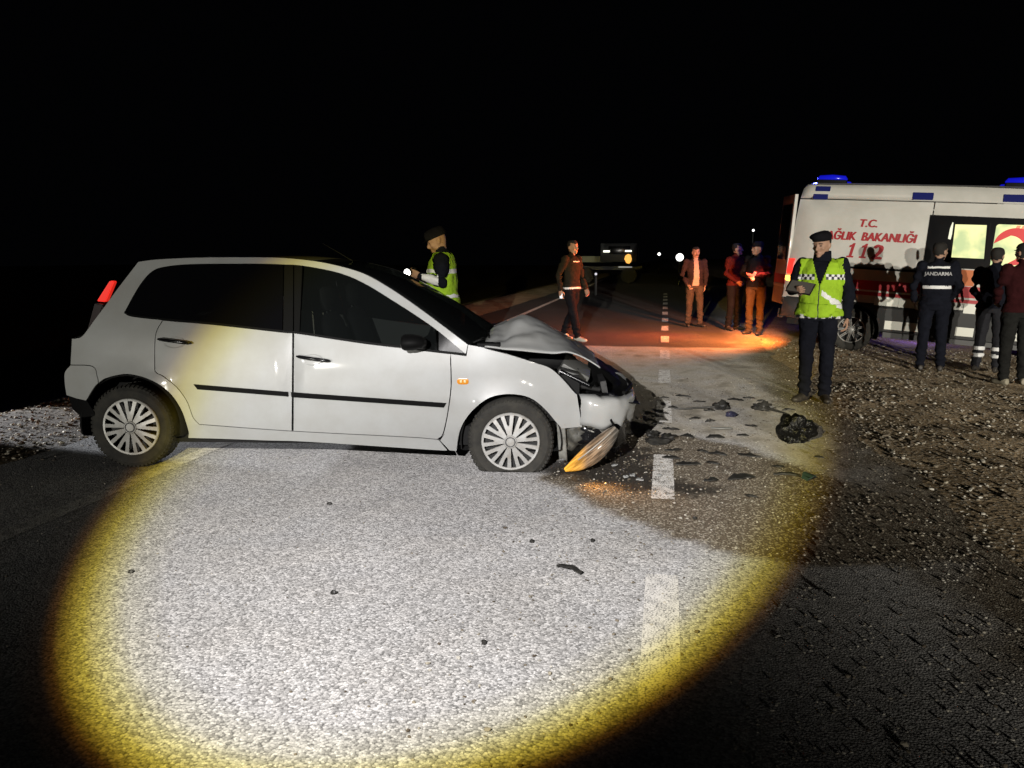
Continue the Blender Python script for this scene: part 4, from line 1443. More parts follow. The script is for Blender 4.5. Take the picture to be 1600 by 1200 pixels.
# open rear door swung back
hx, hy = -1.06, 0.08
dv = Vector((-0.36, 0.933, 0))
on = Vector((-0.933, -0.36, 0))
def dpanel(name, a0_, a1_, v0, v1, m, off, par, th=0.03):
    bm = bmesh.new()
    R = Matrix((dv, on, Vector((0, 0, 1)))).transposed()
    c = Vector((hx, hy, 0)) + dv * (a0_ + a1_) / 2 + on * off + Vector((0, 0, (v0 + v1) / 2))
    add_box(bm, c, (a1_ - a0_, th, v1 - v0), R, 0.006)
    return bm_obj(name, bm, m, par, sharp=rad(40))
rdoor = dpanel('rear_door', 0.03, 0.82, 0.62, 2.40, VANW, 0.0, VAN, 0.05)
dpanel('door_window', 0.10, 0.74, 1.35, 2.25, BLACKG, 0.03, rdoor, 0.012)
dpanel('red_stripe', 0.03, 0.82, 0.96, 1.11, VRED, 0.028, rdoor, 0.006)
dpanel('white_line', 0.03, 0.82, 0.90, 0.945, REFL, 0.028, rdoor, 0.006)
dpanel('door_latch', 0.04, 0.10, 0.66, 0.76, CHROME, 0.03, rdoor, 0.02)
box('rear_bumper', (-1.11, 1.0, 0.48), (0.10, 1.75, 0.16), CLAD, VAN, bevel=0.03)


def van_wheel(u, far):
    y = 0.16 if not far else 1.84
    s = 1 if not far else -1
    bm = bmesh.new()
    add_lathe(bm, [(0.205, -0.10), (0.215, -0.112), (0.28, -0.122), (0.315, -0.105), (0.333, -0.08), (0.335, 0.08), (0.31, 0.11), (0.205, 0.10)], 56, 'y')
    for k in range(40):
        a = 2 * math.pi * k / 40
        R = Matrix.Rotation(-a, 3, 'Y')
        add_box(bm, R @ Vector((0.326, -0.085, 0)), (0.014, 0.05, 0.03), R)
    bmesh.ops.transform(bm, matrix=Matrix.Translation((u, y, 0.312)) @ Matrix.Diagonal((1, s, 1, 1)), verts=bm.verts[:])
    bm2 = bmesh.new()
    add_lathe(bm2, [(0.0, -0.02), (0.20, -0.02), (0.20, 0.05), (0.0, 0.05)], 32, 'y')
    bmesh.ops.transform(bm2, matrix=Matrix.Translation((u, y, 0.312)) @ Matrix.Diagonal((1, s, 1, 1)), verts=bm2.verts[:])
    w_ = bm_obj('wheel', bm2, mat('steel_disc', (0.02, 0.02, 0.02), 0.6), VAN, sharp=rad(30))
    bm_obj('tyre', bm, RUBBER, w_, sharp=rad(35))
    bm = bmesh.new()
    add_lathe(bm, [(0.214, -0.085), (0.214, -0.10), (0.200, -0.104), (0.192, -0.09)], 48, 'y')
    add_lathe(bm, [(0.0, -0.105), (0.03, -0.105), (0.045, -0.098), (0.055, -0.08)], 24, 'y')
    for k in range(9):                     # pointed cross-braced spokes
        a = 2 * math.pi * k / 9
        for da in (-0.30, 0.30):
            p0 = Vector((0.035 * math.cos(a), -0.095, 0.035 * math.sin(a)))
            p1 = Vector((0.205 * math.cos(a + da), -0.096, 0.205 * math.sin(a + da)))
            add_tube(bm, [p0, (p0 + p1) / 2 + Vector((0, -.006, 0)), p1], [(.015, .008), (.011, .008), (.009, .007)], 6, side=(0, 1, 0))
    bmesh.ops.transform(bm, matrix=Matrix.Translation((u, y, 0.312)) @ Matrix.Diagonal((1, s, 1, 1)), verts=bm.verts[:])
    bm_obj('hub_cap', bm, SILVER, w_, sharp=rad(35))


for far in (0, 1):
    van_wheel(0.0, far); van_wheel(3.48, far)
    bm = bmesh.new()
    add_lathe(bm, [(0.40, -0.19), (0.41, -0.18), (0.41, 0.2), (0.0, 0.21)], 36, 'y')
    for v in bm.verts:
        v.co += Vector((0.0, 0.24 if not far else 1.76, 0.31)); v.co.z = max(v.co.z, 0.2)
    bm_obj('wheel_arch_liner', bm, VOID, VAN, sharp='keep')
mud = [(-0.52, 0.10, 0.20), (-0.52, 0.32, 0.20), (-0.50, 0.32, 0.52), (-0.50, 0.10, 0.52)]
raw_obj('mud_flap', mud, [(0, 1, 2, 3)], BLACKP, VAN, False)


def van_pt(u, y, v):
    return V0 + ve * u + vy * y + vu * v


# light that the ambulance gives off: indicators, tail lamps, beacons, cabin
ip_ = van_pt(-1.42, -0.06, 1.0)
lamp('ambulance_indicator', 'SPOT', ip_, 1250, (1.0, 0.23, 0.04), ip_ + Vector((-0.9, 0.30, -0.62)), rad(160), 0.5, 0.05)
ip_ = van_pt(-1.40, 1.3, 1.2)
lamp('ambulance_tail_lamp', 'SPOT', ip_, 1500, (1.0, 0.06, 0.03), ip_ + Vector((-1.0, -0.15, -0.22)), rad(70), 0.8, 0.08)
lamp('ambulance_beacon', 'POINT', van_pt(-0.95, 1.55, 2.85), 70, (0.10, 0.12, 1.0), radius=0.1)
lamp('underbody_beacon_light', 'POINT', van_pt(0.95, 2.6, 0.30), 14, (0.22, 0.12, 1.0), radius=0.1)
lamp('cabin_glow', 'SPOT', van_pt(1.45, -0.05, 1.75), 14, (1.0, 0.85, 0.45), van_pt(1.45, -3, 0.6), rad(120), 0.8, 0.2)

# ------------------------------------------------------------------ people
SKIN = mat('skin', (0.40, 0.235, 0.16), 0.55, var=(30, 0.15))
HAIRM = mat('dark_hair', (0.012, 0.010, 0.008), 0.85, bump=(180, 0.6, 0.004))
EYEM = mat('eye_dark', (0.02, 0.015, 0.012), 0.3)
LIPM = mat('lip', (0.28, 0.12, 0.09), 0.5)


def cloth(name, col, rough=0.9, amt=0.35):
    return mat(name, col, rough, var=(9, amt), bump=(22, 0.6, 0.016), spec=0.1)


NAVY = cloth('navy_cloth', (0.009, 0.010, 0.016))
BLACKC = cloth('black_cloth', (0.010, 0.010, 0.012))
CHARC = cloth('charcoal_cloth', (0.016, 0.016, 0.015))
BOOT = mat('boot_leather', (0.02, 0.018, 0.016), 0.5, var=(25, 0.0), col2=(0.06, 0.05, 0.04))
WHITESOLE = mat('white_sole', (0.6, 0.6, 0.55), 0.7)
HIVIS = mat('hi_vis_yellow', (0.34, 0.57, 0.018), 0.8, var=(7, 0.25), bump=(11, 0.9, 0.03))
BAND = mat('reflective_band', (0.80, 0.80, 0.80), 0.45, var=(40, 0.12))


def vec(p):
    return np.array(p, float)


def hand_parts(curl=0.6, spread=0.10):
    """a right hand hanging down -Z, palm facing +X, thumb towards -Y; unit metres"""
    seg = []
    ball = []
    for k, (y, ln) in enumerate(((-0.030, 0.072), (-0.010, 0.080), (0.010, 0.075), (0.029, 0.060))):
        p = Vector((0, y, -0.092))
        a = 0.12
        d = y * spread * 12
        pts = [p.copy()]
        for f, part in enumerate((0.45, 0.32, 0.26)):
            a += curl * (0.45, 0.75, 0.6)[f]
            p = p + Vector((math.sin(a), d * 0.25, -math.cos(a))) * ln * part
            pts.append(p.copy())
        seg.append((pts, [0.0098, 0.0088, 0.0080, 0.0066]))
    th = [Vector((0.004, -0.024, -0.028)), Vector((0.016, -0.048, -0.052)), Vector((0.026, -0.056, -0.078)), Vector((0.032, -0.052, -0.098))]
    seg.append((th, [0.013, 0.0115, 0.0095, 0.0075]))
    return seg


def hand_mesh(curl):
    bm = bmesh.new()
    add_tube(bm, [(0, 0, 0.03), (0, 0, 0.0), (0.002, 0.0, -0.035), (0.004, 0, -0.075), (0.004, 0, -0.1)], [(.021, .028), (.020, .029), (.017, .039), (.015, .043), (.010, .038)], 16, side=(1, 0, 0))
    for pts, rr in hand_parts(curl):
        ext = pts + [pts[-1] + (pts[-1] - pts[-2]).normalized() * 0.004]
        add_tube(bm, ext, rr + [rr[-1] * .5], 8)
        for p, r in zip(pts, rr):
            add_ball(bm, p, r * 1.02, 1)
    return bm


def remesh(bm, voxel, smooth=2):
    me = bpy.data.meshes.new('tmp')
    bm.to_mesh(me)
    bm.free()
    o = bpy.data.objects.new('tmp', me)
    COL.objects.link(o)
    md = o.modifiers.new('r', 'REMESH')
    md.mode = 'VOXEL'
    md.voxel_size = voxel
    dg = bpy.context.evaluated_depsgraph_get()
    dg.update()
    out = bpy.data.meshes.new_from_object(o.evaluated_get(dg))
    bpy.data.objects.remove(o)
    bpy.data.meshes.remove(me)
    b2 = bmesh.new()
    b2.from_mesh(out)
    bpy.data.meshes.remove(out)
    for _ in range(smooth):
        bmesh.ops.smooth_vert(b2, verts=b2.verts[:], factor=0.5, use_axis_x=True, use_axis_y=True, use_axis_z=True)
    return b2


_hands = {}


def hand_arrays(curl):
    if curl not in _hands:
        b2 = remesh(hand_mesh(curl), 0.0042, 1)
        b2.verts.ensure_lookup_table()
        _hands[curl] = ([v.co.copy() for v in b2.verts], [[v.index for v in f.verts] for f in b2.faces])
        b2.free()
    return _hands[curl]


def person(label, loc, facing, H, top, legs_m, shoe_m, pose=None, hair=True, bulk=1.0, head_yaw=0.0, head_pitch=0.0, group=None, top_fn=None, curls=(0.6, 0.6), voxel=0.0105, skin=SKIN, belly=0.0):
    """builds one clothed figure, facing angle: 0 looks towards -Y; returns (empty, dict of helpers)"""
    s = H / 1.72
    J = dict(hipL=(.095, 0, .90), hipR=(-.095, 0, .90), kneeL=(.105, -.015, .49), kneeR=(-.105, -.015, .49), ankL=(.115, .02, .09), ankR=(-.115, .02, .09),
             shL=(.185, 0.01, 1.405), shR=(-.185, 0.01, 1.405), elL=(.245, .035, 1.13), elR=(-.245, .035, 1.13), wrL=(.25, -.03, .885), wrR=(-.25, -.03, .885),
             toeL=(.135, -.13, .04), toeR=(-.135, -.13, .04))
    J.update(pose or {})
    J = {k: Vector(v) for k, v in J.items()}
    bm = bmesh.new()
    prim = []

    def limb(reg, pts, rr, seg=14, side=None):
        add_tube(bm, pts, rr, seg, side=side)
        for p, r in zip(pts, rr):
            r_ = r if isinstance(r, float) else min(r)
            add_ball(bm, p, r_ * 0.98, 2)
        for (p, q), (a, c) in zip(zip(pts[:-1], pts[1:]), zip(rr[:-1], rr[1:])):
            a = a if isinstance(a, float) else sum(a) / 2
            c = c if isinstance(c, float) else sum(c) / 2
            prim.append((reg, vec(p), vec(q), a, c))
    B = bulk
    # trunk: stacked oval sections
    tz = [(.84, .150, .105, 0), (.90, .168, .118, .005), (.98, .165, .118, 0), (1.08, .158 * B, .115 * B + belly, -belly * .6), (1.18, .168 * B, .120 * B + belly * .6, -belly * .3), (1.28, .182 * B, .124 * B, 0), (1.36, .186 * B, .114 * B, .008), (1.42, .160 * B, .092 * B, .012), (1.455, .105, .075, .012), (1.475, .07, .066, .005)]
    add_tube(bm, [(0, y, z) for z, a, c, y in tz], [(a, c) for z, a, c, y in tz], 26, side=(1, 0, 0))
    for (z0, a0_, c0_, y0), (z1, a1_, c1_, y1) in zip(tz[:-1], tz[1:]):
        reg = 'leg' if z1 < .97 else 'torso'
        for sx_ in (-.5, 0, .5):
            prim.append((reg, vec((sx_ * a0_, y0, z0)), vec((sx_ * a1_, y1, z1)), c0_, c1_))
    # neck and head
    hc = Vector((0, -0.02, 1.605))
    Rh = Matrix.Rotation(head_yaw, 3, 'Z') @ Matrix.Rotation(head_pitch, 3, 'X')
    hb = Vector((0, 0.005, 1.52))
    hp = lambda x, y, z: hb + Rh @ (Vector((x, y, z)) - hb)
    limb('head', [(0, 0.012, 1.44), tuple(hp(0, 0.0, 1.53))], [.058, .055], 14)
    hs = [(1.495, .030, .030, -.055), (1.510, .048, .052, -.045), (1.535, .060, .074, -.030), (1.565, .068, .086, -.020), (1.60, .073, .094, -.012), (1.64, .076, .098, -.006), (1.675, .072, .092, -.002), (1.70, .058, .074, .002), (1.715, .034, .044, .004), (1.720, .012, .016, .004)]
    pts = [hp(0, y, z) for z, a, c, y in hs]
    add_tube(bm, pts, [(a, c) for z, a, c, y in hs], 22, side=tuple(Rh @ Vector((1, 0, 0))))
    for (z0, a0_, c0_, y0), (z1, a1_, c1_, y1) in zip(hs[:-1], hs[1:]):
        prim.append(('head', vec(hp(0, y0, z0)), vec(hp(0, y1, z1)), a0_, a1_))
    add_tube(bm, [hp(0, -.098, 1.628), hp(0, -.112, 1.60), hp(0, -.126, 1.578), hp(0, -.110, 1.566)], [(.008, .012), (.010, .014), (.016, .014), (.014, .010)], 10, side=tuple(Rh @ Vector((1, 0, 0))))
    for sx_ in (-1, 1):
        add_ball(bm, hp(sx_ * .078, .004, 1.60), (.012, .022, .033), 2)
        add_ball(bm, hp(sx_ * .034, -.092, 1.634), (.024, .012, .008), 2)
        add_ball(bm, hp(sx_ * .042, -.078, 1.585), (.022, .018, .020), 2)
    add_ball(bm, hp(0, -.100, 1.535), (.026, .012, .009), 2)
    add_ball(bm, hp(0, -.088, 1.508), (.024, .018, .016), 2)
    # limbs
    for S in 'LR':
        limb('arm', [J['sh' + S] + Vector((0, 0, .005)), J['sh' + S].lerp(J['el' + S], .5), J['el' + S], J['el' + S].lerp(J['wr' + S], .45), J['wr' + S]], [.068 * B, .060 * B, .052 * B, .048, .040], 14)
        k0, k1, k2 = J['hip' + S], J['knee' + S], J['ank' + S]
        limb('leg', [k0, k0.lerp(k1, .3), k0.lerp(k1, .65), k1, k1.lerp(k2, .35), k1.lerp(k2, .75), k2 + (k1 - k2).normalized() * .01], [.098, .092, .080, .068, .066, .060, .058], 16)
        d = (J['toe' + S] - k2); d.z = 0
        d.normalize()
        foot = [k2 + Vector((0, 0, -.035)) - d * .075, k2 + Vector((0, 0, -.038)) - d * .03, k2 + Vector((0, 0, -.038)) + d * .04, J['toe' + S] - d * .02, J['toe' + S] + d * .035, J['toe' + S] + d * .055]
        sd_ = Vector((-d.y, d.x, 0))
        add_tube(bm, foot, [(.030, .034), (.038, .046), (.042, .044), (.046, .036), (.036, .026), (.015, .014)], 16, side=tuple(sd_))
        for p, q in zip(foot[:-1], foot[1:]):
            prim.append(('shoe', vec(p), vec(q), .042, .042))
    # rises of sole: nothing below the ground line
    b2 = remesh(bm, voxel, 2)
    V = np.array([v.co[:] for v in b2.verts])
    best = np.full(len(V), 1e9)
    regs = ['torso', 'arm', 'leg', 'head', 'shoe']
    reg = np.zeros(len(V), int)
    for r, p, q, a, c in prim:
        pq = q - p
        t = np.clip(((V - p) @ pq) / max(pq @ pq, 1e-9), 0, 1)
        d = np.linalg.norm(V - p - t[:, None] * pq, axis=1) - (a + (c - a) * t)
        if r == 'shoe':
            d = np.where(V[:, 2] - np.minimum(p[2], q[2]) > .075, d + .05, d)
        u = d < best
        best = np.where(u, d, best)
        reg = np.where(u, regs.index(r), reg)
    # jacket hem hangs over the hips
    reg = np.where((reg == 2) & (V[:, 2] > .90), 0, reg)
    reg = np.where((reg == 0) & (V[:, 2] < .90), 2, reg)
    reg = np.where((reg == 3) & (V[:, 2] < 1.475), 0, reg)
    b2.normal_update()
    seed = hash(label) % 97
    for i, v in enumerate(b2.verts):
        if reg[i] in (0, 1, 2):
            c = v.co
            am = .012 if reg[i] != 2 else .013
            f = fbm(c.x * 6 + seed, c.y * 6, c.z * 9, 3) * am
            if reg[i] == 2 and c.z < .30: f += .007 * math.sin(c.z * 75 + 3 * c.x * 10)
            if reg[i] == 1: f += .004 * math.sin(c.z * 62 + seed)
            if reg[i] == 0 and c.z < 1.0: f += .012
            v.co += v.normal * (f + .003)
        if v.co.z < 0.0: v.co.z = 0.0
    b2.normal_update()
    mats = [top, legs_m, skin, shoe_m]
    slot = {0: 0, 1: 0, 2: 1, 3: 2, 4: 3}
    b2.verts.ensure_lookup_table()
    for f in b2.faces:
        rs = [reg[v.index] for v in f.verts]
        r = max(set(rs), key=rs.count)
        f.material_index = slot[r]
        f.smooth = True
        if top_fn and r in (0, 1):
            k = top_fn(f.calc_center_median(), r)
            if k is not None:
                if k not in mats: mats.append(k)
                f.material_index = mats.index(k)
        if r == 4 and f.calc_center_median().z < .03 and shoe_m.name.startswith('pale'):
            pass
    bodyverts = [v.co.copy() for v in b2.verts]
    bodyfaces = [[v.index for v in f.verts] for f in b2.faces]
    bodyreg = reg.copy()
    normals = [v.normal.copy() for v in b2.verts]
    # hands joined on at the cuffs
    for S, curl in zip('LR', curls):
        if curl is None: continue
        hv, hf = hand_arrays(curl)
        d = (J['wr' + S] - J['el' + S]).normalized()
        z = -d
        fwd = J.get('palm' + S, Vector((0, -1, 0)))
        y = -(fwd - z * fwd.dot(z)).normalized()
        x = y.cross(z)
        inner = Vector((-1 if S == 'L' else 1, 0, 0))
        flip = -1 if x.dot(inner) < 0 else 1
        new = [b2.verts.new(J['wr' + S] + d * .012 + x * (p.x * flip) + y * p.y + z * p.z) for p in hv]
        for f in hf:
            ff = b2.faces.new([new[i] for i in (f if flip > 0 else reversed(f))])
            ff.material_index = 2
            ff.smooth = True
    # eyes, brows, mouth
    def bit(c, r, m):
        vs_ = add_ball(b2, c, r, 2)
        if m not in mats: mats.append(m)
        for v in vs_:
            for f in v.link_faces:
                f.material_index = mats.index(m); f.smooth = True
    for sx_ in (-1, 1):
        bit(hp(sx_ * .032, -.096, 1.612), (.013, .006, .0065), EYEM)
        bit(hp(sx_ * .034, -.101, 1.634), (.022, .005, .005), HAIRM)
    bit(hp(0, -.108, 1.536), (.022, .005, .004), LIPM)
    bmesh.ops.scale(b2, vec=(s, s, s), verts=b2.verts[:])
    me = bpy.data.meshes.new('body')
    b2.to_mesh(me)
    b2.free()
    for m in mats:
        me.materials.append(m)
    P = empty('person', loc, facing)
    link_mesh('body', me, None, P)
    tag(P, label, 'person', group)

    def hshell(name, fn, off, m, sub=None):
        """cap or hair: part of a head-shaped shell"""
        bmh = bmesh.new()
        hs2 = [(z, a + off, c + off, y) for z, a, c, y in hs]
        hs2 = [(z + (off * .8 if z > 1.69 else 0), a, c, y) for z, a, c, y in hs2]
        P_ = np.array(sp([(z, a) for z, a, c, y in hs2], 4)); Q_ = np.array(sp([(z, c) for z, a, c, y in hs2], 4)); Y_ = np.array(sp([(z, y) for z, a, c, y in hs2], 4))
        rings = []
        N = 30
        for i in range(len(P_)):
            z = P_[i, 0]
            rings.append([(Vector((max(P_[i, 1], .002) * math.cos(2 * math.pi * k / N), Y_[i, 1] + max(Q_[i, 1], .002) * math.sin(2 * math.pi * k / N), z))) for k in range(N)])
        vv = [[bmh.verts.new(hp(*p) * s) for p in r] for r in rings]
        for i in range(len(rings) - 1):
            for k in range(N):
                c = (rings[i][k] + rings[i + 1][(k + 1) % N]) / 2
                if fn(c):
                    bmh.faces.new((vv[i][k], vv[i][(k + 1) % N], vv[i + 1][(k + 1) % N], vv[i + 1][k]))
        bmesh.ops.delete(bmh, geom=[v for v in bmh.verts if not v.link_faces], context='VERTS')
        o = bm_obj(name, bmh, m, P)
        md = o.modifiers.new('s', 'SOLIDIFY'); md.thickness = .005; md.offset = 0
        return o
    if hair:
        hshell('hair', lambda c: (c.z > 1.668 + .012 * math.sin(c.x * 60)) or (c.y > .005 and c.z > 1.555 + .012 * math.sin(c.x * 90)) or (c.y > -.03 and c.z > 1.62 + .01 * math.sin(c.y * 200) and abs(c.x) > .05), .0055, HAIRM)

    def shell(name, test, off, m, matfn=None, thick=.004):
        """garment laid over the trunk: faces of the figure that pass the test, pushed outwards"""
        idx, vs2, fs2, fm = {}, [], [], []
        for f in bodyfaces:
            c = sum((bodyverts[i] for i in f), Vector()) / len(f)
            rs = [bodyreg[i] for i in f]
            if not test(c, max(set(rs), key=rs.count)): continue
            ff = []
            for i in f:
                if i not in idx:
                    idx[i] = len(vs2)
                    o_ = off(bodyverts[i]) if callable(off) else off
                    n_ = normals[i]
                    vs2.append((bodyverts[i] + n_ * o_) * s)
                ff.append(idx[i])
            fs2.append(ff); fm.append(c)
        o = raw_obj(name, vs2, fs2, m, P)
        if matfn:
            ms = [m]
            for pl, c in zip(o.data.polygons, fm):
                k = matfn(c)
                if k is not None:
                    if k not in ms: ms.append(k); o.data.materials.append(k)
                    pl.material_index = ms.index(k)
        md = o.modifiers.new('s', 'SOLIDIFY'); md.thickness = thick; md.offset = -1
        return o
    return P, dict(hp=hp, s=s, J=J, hshell=hshell, shell=shell, verts=bodyverts, faces=bodyfaces)


def on_head(info, name, m, P, build):
    bm = bmesh.new()
    build(bm, info['hp'])
    bmesh.ops.scale(bm, vec=(info['s'],) * 3, verts=bm.verts[:])
    return bm_obj(name, bm, m, P, sharp=rad(60))


def held(info, name, m, P, build, smooth=True):
    bm = bmesh.new()
    build(bm, info['J'])
    bmesh.ops.scale(bm, vec=(info['s'],) * 3, verts=bm.verts[:])
    return bm_obj(name, bm, m, P, sharp=rad(45))


def back_text(info, P, txt, size, z0, y_front, m, bold=0.002):
    """letters laid on the cloth of the back"""
    bvh = BVHTree.FromPolygons(info['verts'], info['faces'])
    me = text_mesh(txt, size, m, bold=bold)
    for v in me.vertices:
        x, z = -v.co.x, z0 + v.co.y
        h = bvh.ray_cast(Vector((x, 0.6, z)), Vector((0, -1, 0)))
        y = (h[0].y if h[0] else 0.12) + 0.006
        v.co = Vector((x, y, z)) * info['s']
    return link_mesh('back_lettering', me, None, P)


def vest_test(c, r):
    if r not in (0, 2, 1): return False
    if c.z < .88 or c.z > 1.46: return False
    ax = abs(c.x)
    if r == 1 and (ax > .20 or c.z < 1.30 or c.y < -.11): return False
    if c.y < 0 and c.z > 1.20 and ax < (c.z - 1.20) * .33: return False      # open neck
    if c.y >= 0 and c.z > 1.43 and ax < .07: return False
    if ax > .165 + .035 * max(0, (c.z - 1.36) / .06) and c.z > 1.12 and r == 1: return False
    return True


CHECK_K = mat('check_black', (0.02, 0.02, 0.03), 0.6)


def gendarme_vest(c):
    if c.y < 0:
        if abs(c.x) < .006: return CHECK_K
        if 1.265 < c.z < 1.315 and abs(c.x) > .05:
            k = int(math.floor(c.x / .024)) + int(math.floor((c.z - 1.265) / .025))
            return BAND if k % 2 else CHECK_K
        t = (c.x - .03) * .85 + (c.z - 1.13) * .9
        if c.x > .02 and abs(t) < .026 and c.z < 1.19: return BAND
    if c.z < .905:
        return BAND if int(math.floor(c.x / .03)) % 2 else CHECK_K
    if c.y > 0 and (1.25 < c.z < 1.30 or 1.0 < c.z < 1.05): return BAND
    return None


def vest_trim(c):
    if .885 < c.z < .935 or (c.y > -.2 and 1.27 < c.z < 1.31): return BAND
    if c.y < 0 and abs((c.x * .8) + (c.z - 1.05)) < .028 and c.z < 1.12: return BAND
    if c.y > 0 and 1.0 < c.z < 1.045: return BAND
    return None


def beret(bm, hp):
    N = 28
    prof = [(1.655, 1.10, 0), (1.668, 1.12, 0), (1.690, 1.26, .4), (1.715, 1.25, .8), (1.735, 1.02, 1), (1.745, .6, 1), (1.748, .1, 1)]
    rings = []
    for z, k, tl in prof:
        ring = []
        for j in range(N):
            a = 2 * math.pi * j / N
            x = .078 * k * math.cos(a) - .022 * tl
            y = -.005 + .100 * k * math.sin(a)
            ring.append(bm.verts.new(hp(x, y, z - .35 * tl * max(0, -x) * .6 + .10 * max(0, x) * tl * .4)))
        rings.append(ring)
    for a, c in zip(rings[:-1], rings[1:]):
        for j in range(N):
            bm.faces.new((a[j], a[(j + 1) % N], c[(j + 1) % N], c[j]))
    bm.faces.new(rings[-1])


def peaked_cap(bm, hp, peak=True):
    N = 26
    prof = [(1.640, 1.10), (1.665, 1.13), (1.700, 1.10), (1.730, .92), (1.742, .55), (1.746, .1)]
    rings = []
    for z, k in prof:
        rings.append([bm.verts.new(hp(.078 * k * math.cos(2 * math.pi * j / N), -.004 + .102 * k * math.sin(2 * math.pi * j / N), z)) for j in range(N)])
    for a, c in zip(rings[:-1], rings[1:]):
        for j in range(N):
            bm.faces.new((a[j], a[(j + 1) % N], c[(j + 1) % N], c[j]))
    bm.faces.new(rings[-1])
    if peak:
        lo, hi = [], []
        for j in range(11):
            a = math.pi + math.pi * (j / 10)
            lo.append(bm.verts.new(hp(.086 * math.cos(a), -.02 + .09 * math.sin(a), 1.655)))
            hi.append(bm.verts.new(hp(.080 * math.cos(a), -.06 + .125 * math.sin(a), 1.645)))
        for j in range(10):
            bm.faces.new((lo[j], lo[j + 1], hi[j + 1], hi[j]))


def collar(info, P, m, z=1.47, r=.075, h=.06):
    bm = bmesh.new()
    add_tube(bm, [(0, .005, z - .03), (0, .005, z), (0, .0, z + h)], [(r + .02, r + .012), (r + .005, r), (r - .002, r - .002)], 20, cap=False, side=(1, 0, 0))
    bmesh.ops.scale(bm, vec=(info['s'],) * 3, verts=bm.verts[:])
    o = bm_obj('collar', bm, m, P)
    md = o.modifiers.new('s', 'SOLIDIFY'); md.thickness = .01
    return o


TORCHM = mat('torch_metal', (0.03, 0.03, 0.03), 0.35, metal=0.6)
TORCHL = mat('torch_lens', (1, 1, 1), 0.2, emit=(1.0, 0.99, 0.95), estr=6.0)


def in_person(P_loc, facing, p, s):
    q = Matrix.Rotation(facing, 3, 'Z') @ (Vector(p) * s)
    return Vector(P_loc) + q


def torch_thing(label, loc, direction, r=0.022, length=0.14):
    d = Vector(direction).normalized()
    T = empty('hand_torch', loc)
    tag(T, label, 'torch')
    bm = bmesh.new()
    add_tube(bm, [-d * length, -d * .05, -d * .03, d * 0.0], [r * .62, r * .62, r, r], 18)
    bm_obj('casing', bm, TORCHM, T, sharp=rad(40))
    bm = bmesh.new()
    add_tube(bm, [d * 0.001, d * 0.006, d * .010], [r * .9, r * .88, r * .4], 18)
    bm_obj('lens', bm, TORCHL, T)
    return T


# -- officer in beret and hi-vis waistcoat beside the debris
fa = rad(-14)
L_ = (1.49, 8.04, 0.0)
P, I = person('officer in black beret and yellow hi-vis waistcoat reading a dark folder on the road', L_, fa, 1.655, NAVY, NAVY, BOOT, hair=False,
              pose=dict(elR=(-.275, -.02, 1.15), wrR=(-.215, -.245, 1.16), palmR=(0.2, 0.1, -1), elL=(.262, .045, 1.14), wrL=(.27, .0, .90), hipL=(.09, 0, .9), hipR=(-.09, 0, .9), ankL=(.10, .03, .09), ankR=(-.095, .0, .09), toeL=(.135, -.11, .04), toeR=(-.16, -.14, .04), kneeL=(.10, -.01, .49), kneeR=(-.095, -.01, .49)),
              head_yaw=rad(-22), head_pitch=rad(10), curls=(0.7, 0.9), voxel=.0085, bulk=1.07)
I['shell']('waistcoat', vest_test, lambda c: .016 + (.022 if c.z < 1.05 else .022 * max(0, (1.25 - c.z) / .2)), HIVIS, gendarme_vest)
on_head(I, 'beret', BLACKC, P, beret)
collar(I, P, NAVY, 1.475, .082, .07)
I['hshell']('hair', lambda c: c.y > .0 and 1.58 < c.z < 1.67, .006, HAIRM)
fold = empty('folder', in_person(L_, fa, (-.165, -.30, 1.185), I['s']), fa)
tag(fold, 'dark folder held open in the hand of the officer in the beret', 'folder')
R = Matrix.Rotation(rad(38), 3, 'X') @ Matrix.Rotation(rad(-14), 3, 'Z')
box('cover', (0, 0, 0), (.235, .165, .012), mat('folder_cover', (0.018, 0.012, 0.012), 0.5), fold, rot=R, bevel=.004)
box('pages', (0, 0.0, 0.008), (.215, .15, .006), mat('paper_dim', (0.10, 0.09, 0.08), 0.8), fold, rot=R)

# -- officer with torch behind the bonnet
L_ = (-2.27, 7.8, 0.0); fa = rad(-78)
P, I = person('officer in yellow hi-vis waistcoat shining a torch beside the car windscreen', L_, fa, 1.72, NAVY, NAVY, BOOT, hair=False,
              pose=dict(elL=(.24, .02, 1.17), wrL=(.17, -.20, 1.24), elR=(-.24, .02, 1.16), wrR=(-.10, -.22, 1.22), palmL=(-.3, 0, -1), palmR=(.3, 0, -1)), head_pitch=rad(24), head_yaw=rad(5), curls=(0.9, 0.9), bulk=1.08,
              top_fn=lambda c, r: BAND if (r == 1 and c.y < -.02 and c.x > 0 and (c.y > -.19) and c.z < 1.26) else None)
I['shell']('waistcoat', vest_test, lambda c: .02 + (.025 if c.z < 1.05 else .025 * max(0, (1.25 - c.z) / .2)), HIVIS, vest_trim)
on_head(I, 'cap', BLACKC, P, lambda bm, hp: peaked_cap(bm, hp, True))
tl_ = in_person(L_, fa, (.185, -.335, 1.275), I['s'])
torch_thing('lit hand torch held by the officer beside the car windscreen', tl_, (-0.25, -1.0, -0.2), 0.040, 0.14)

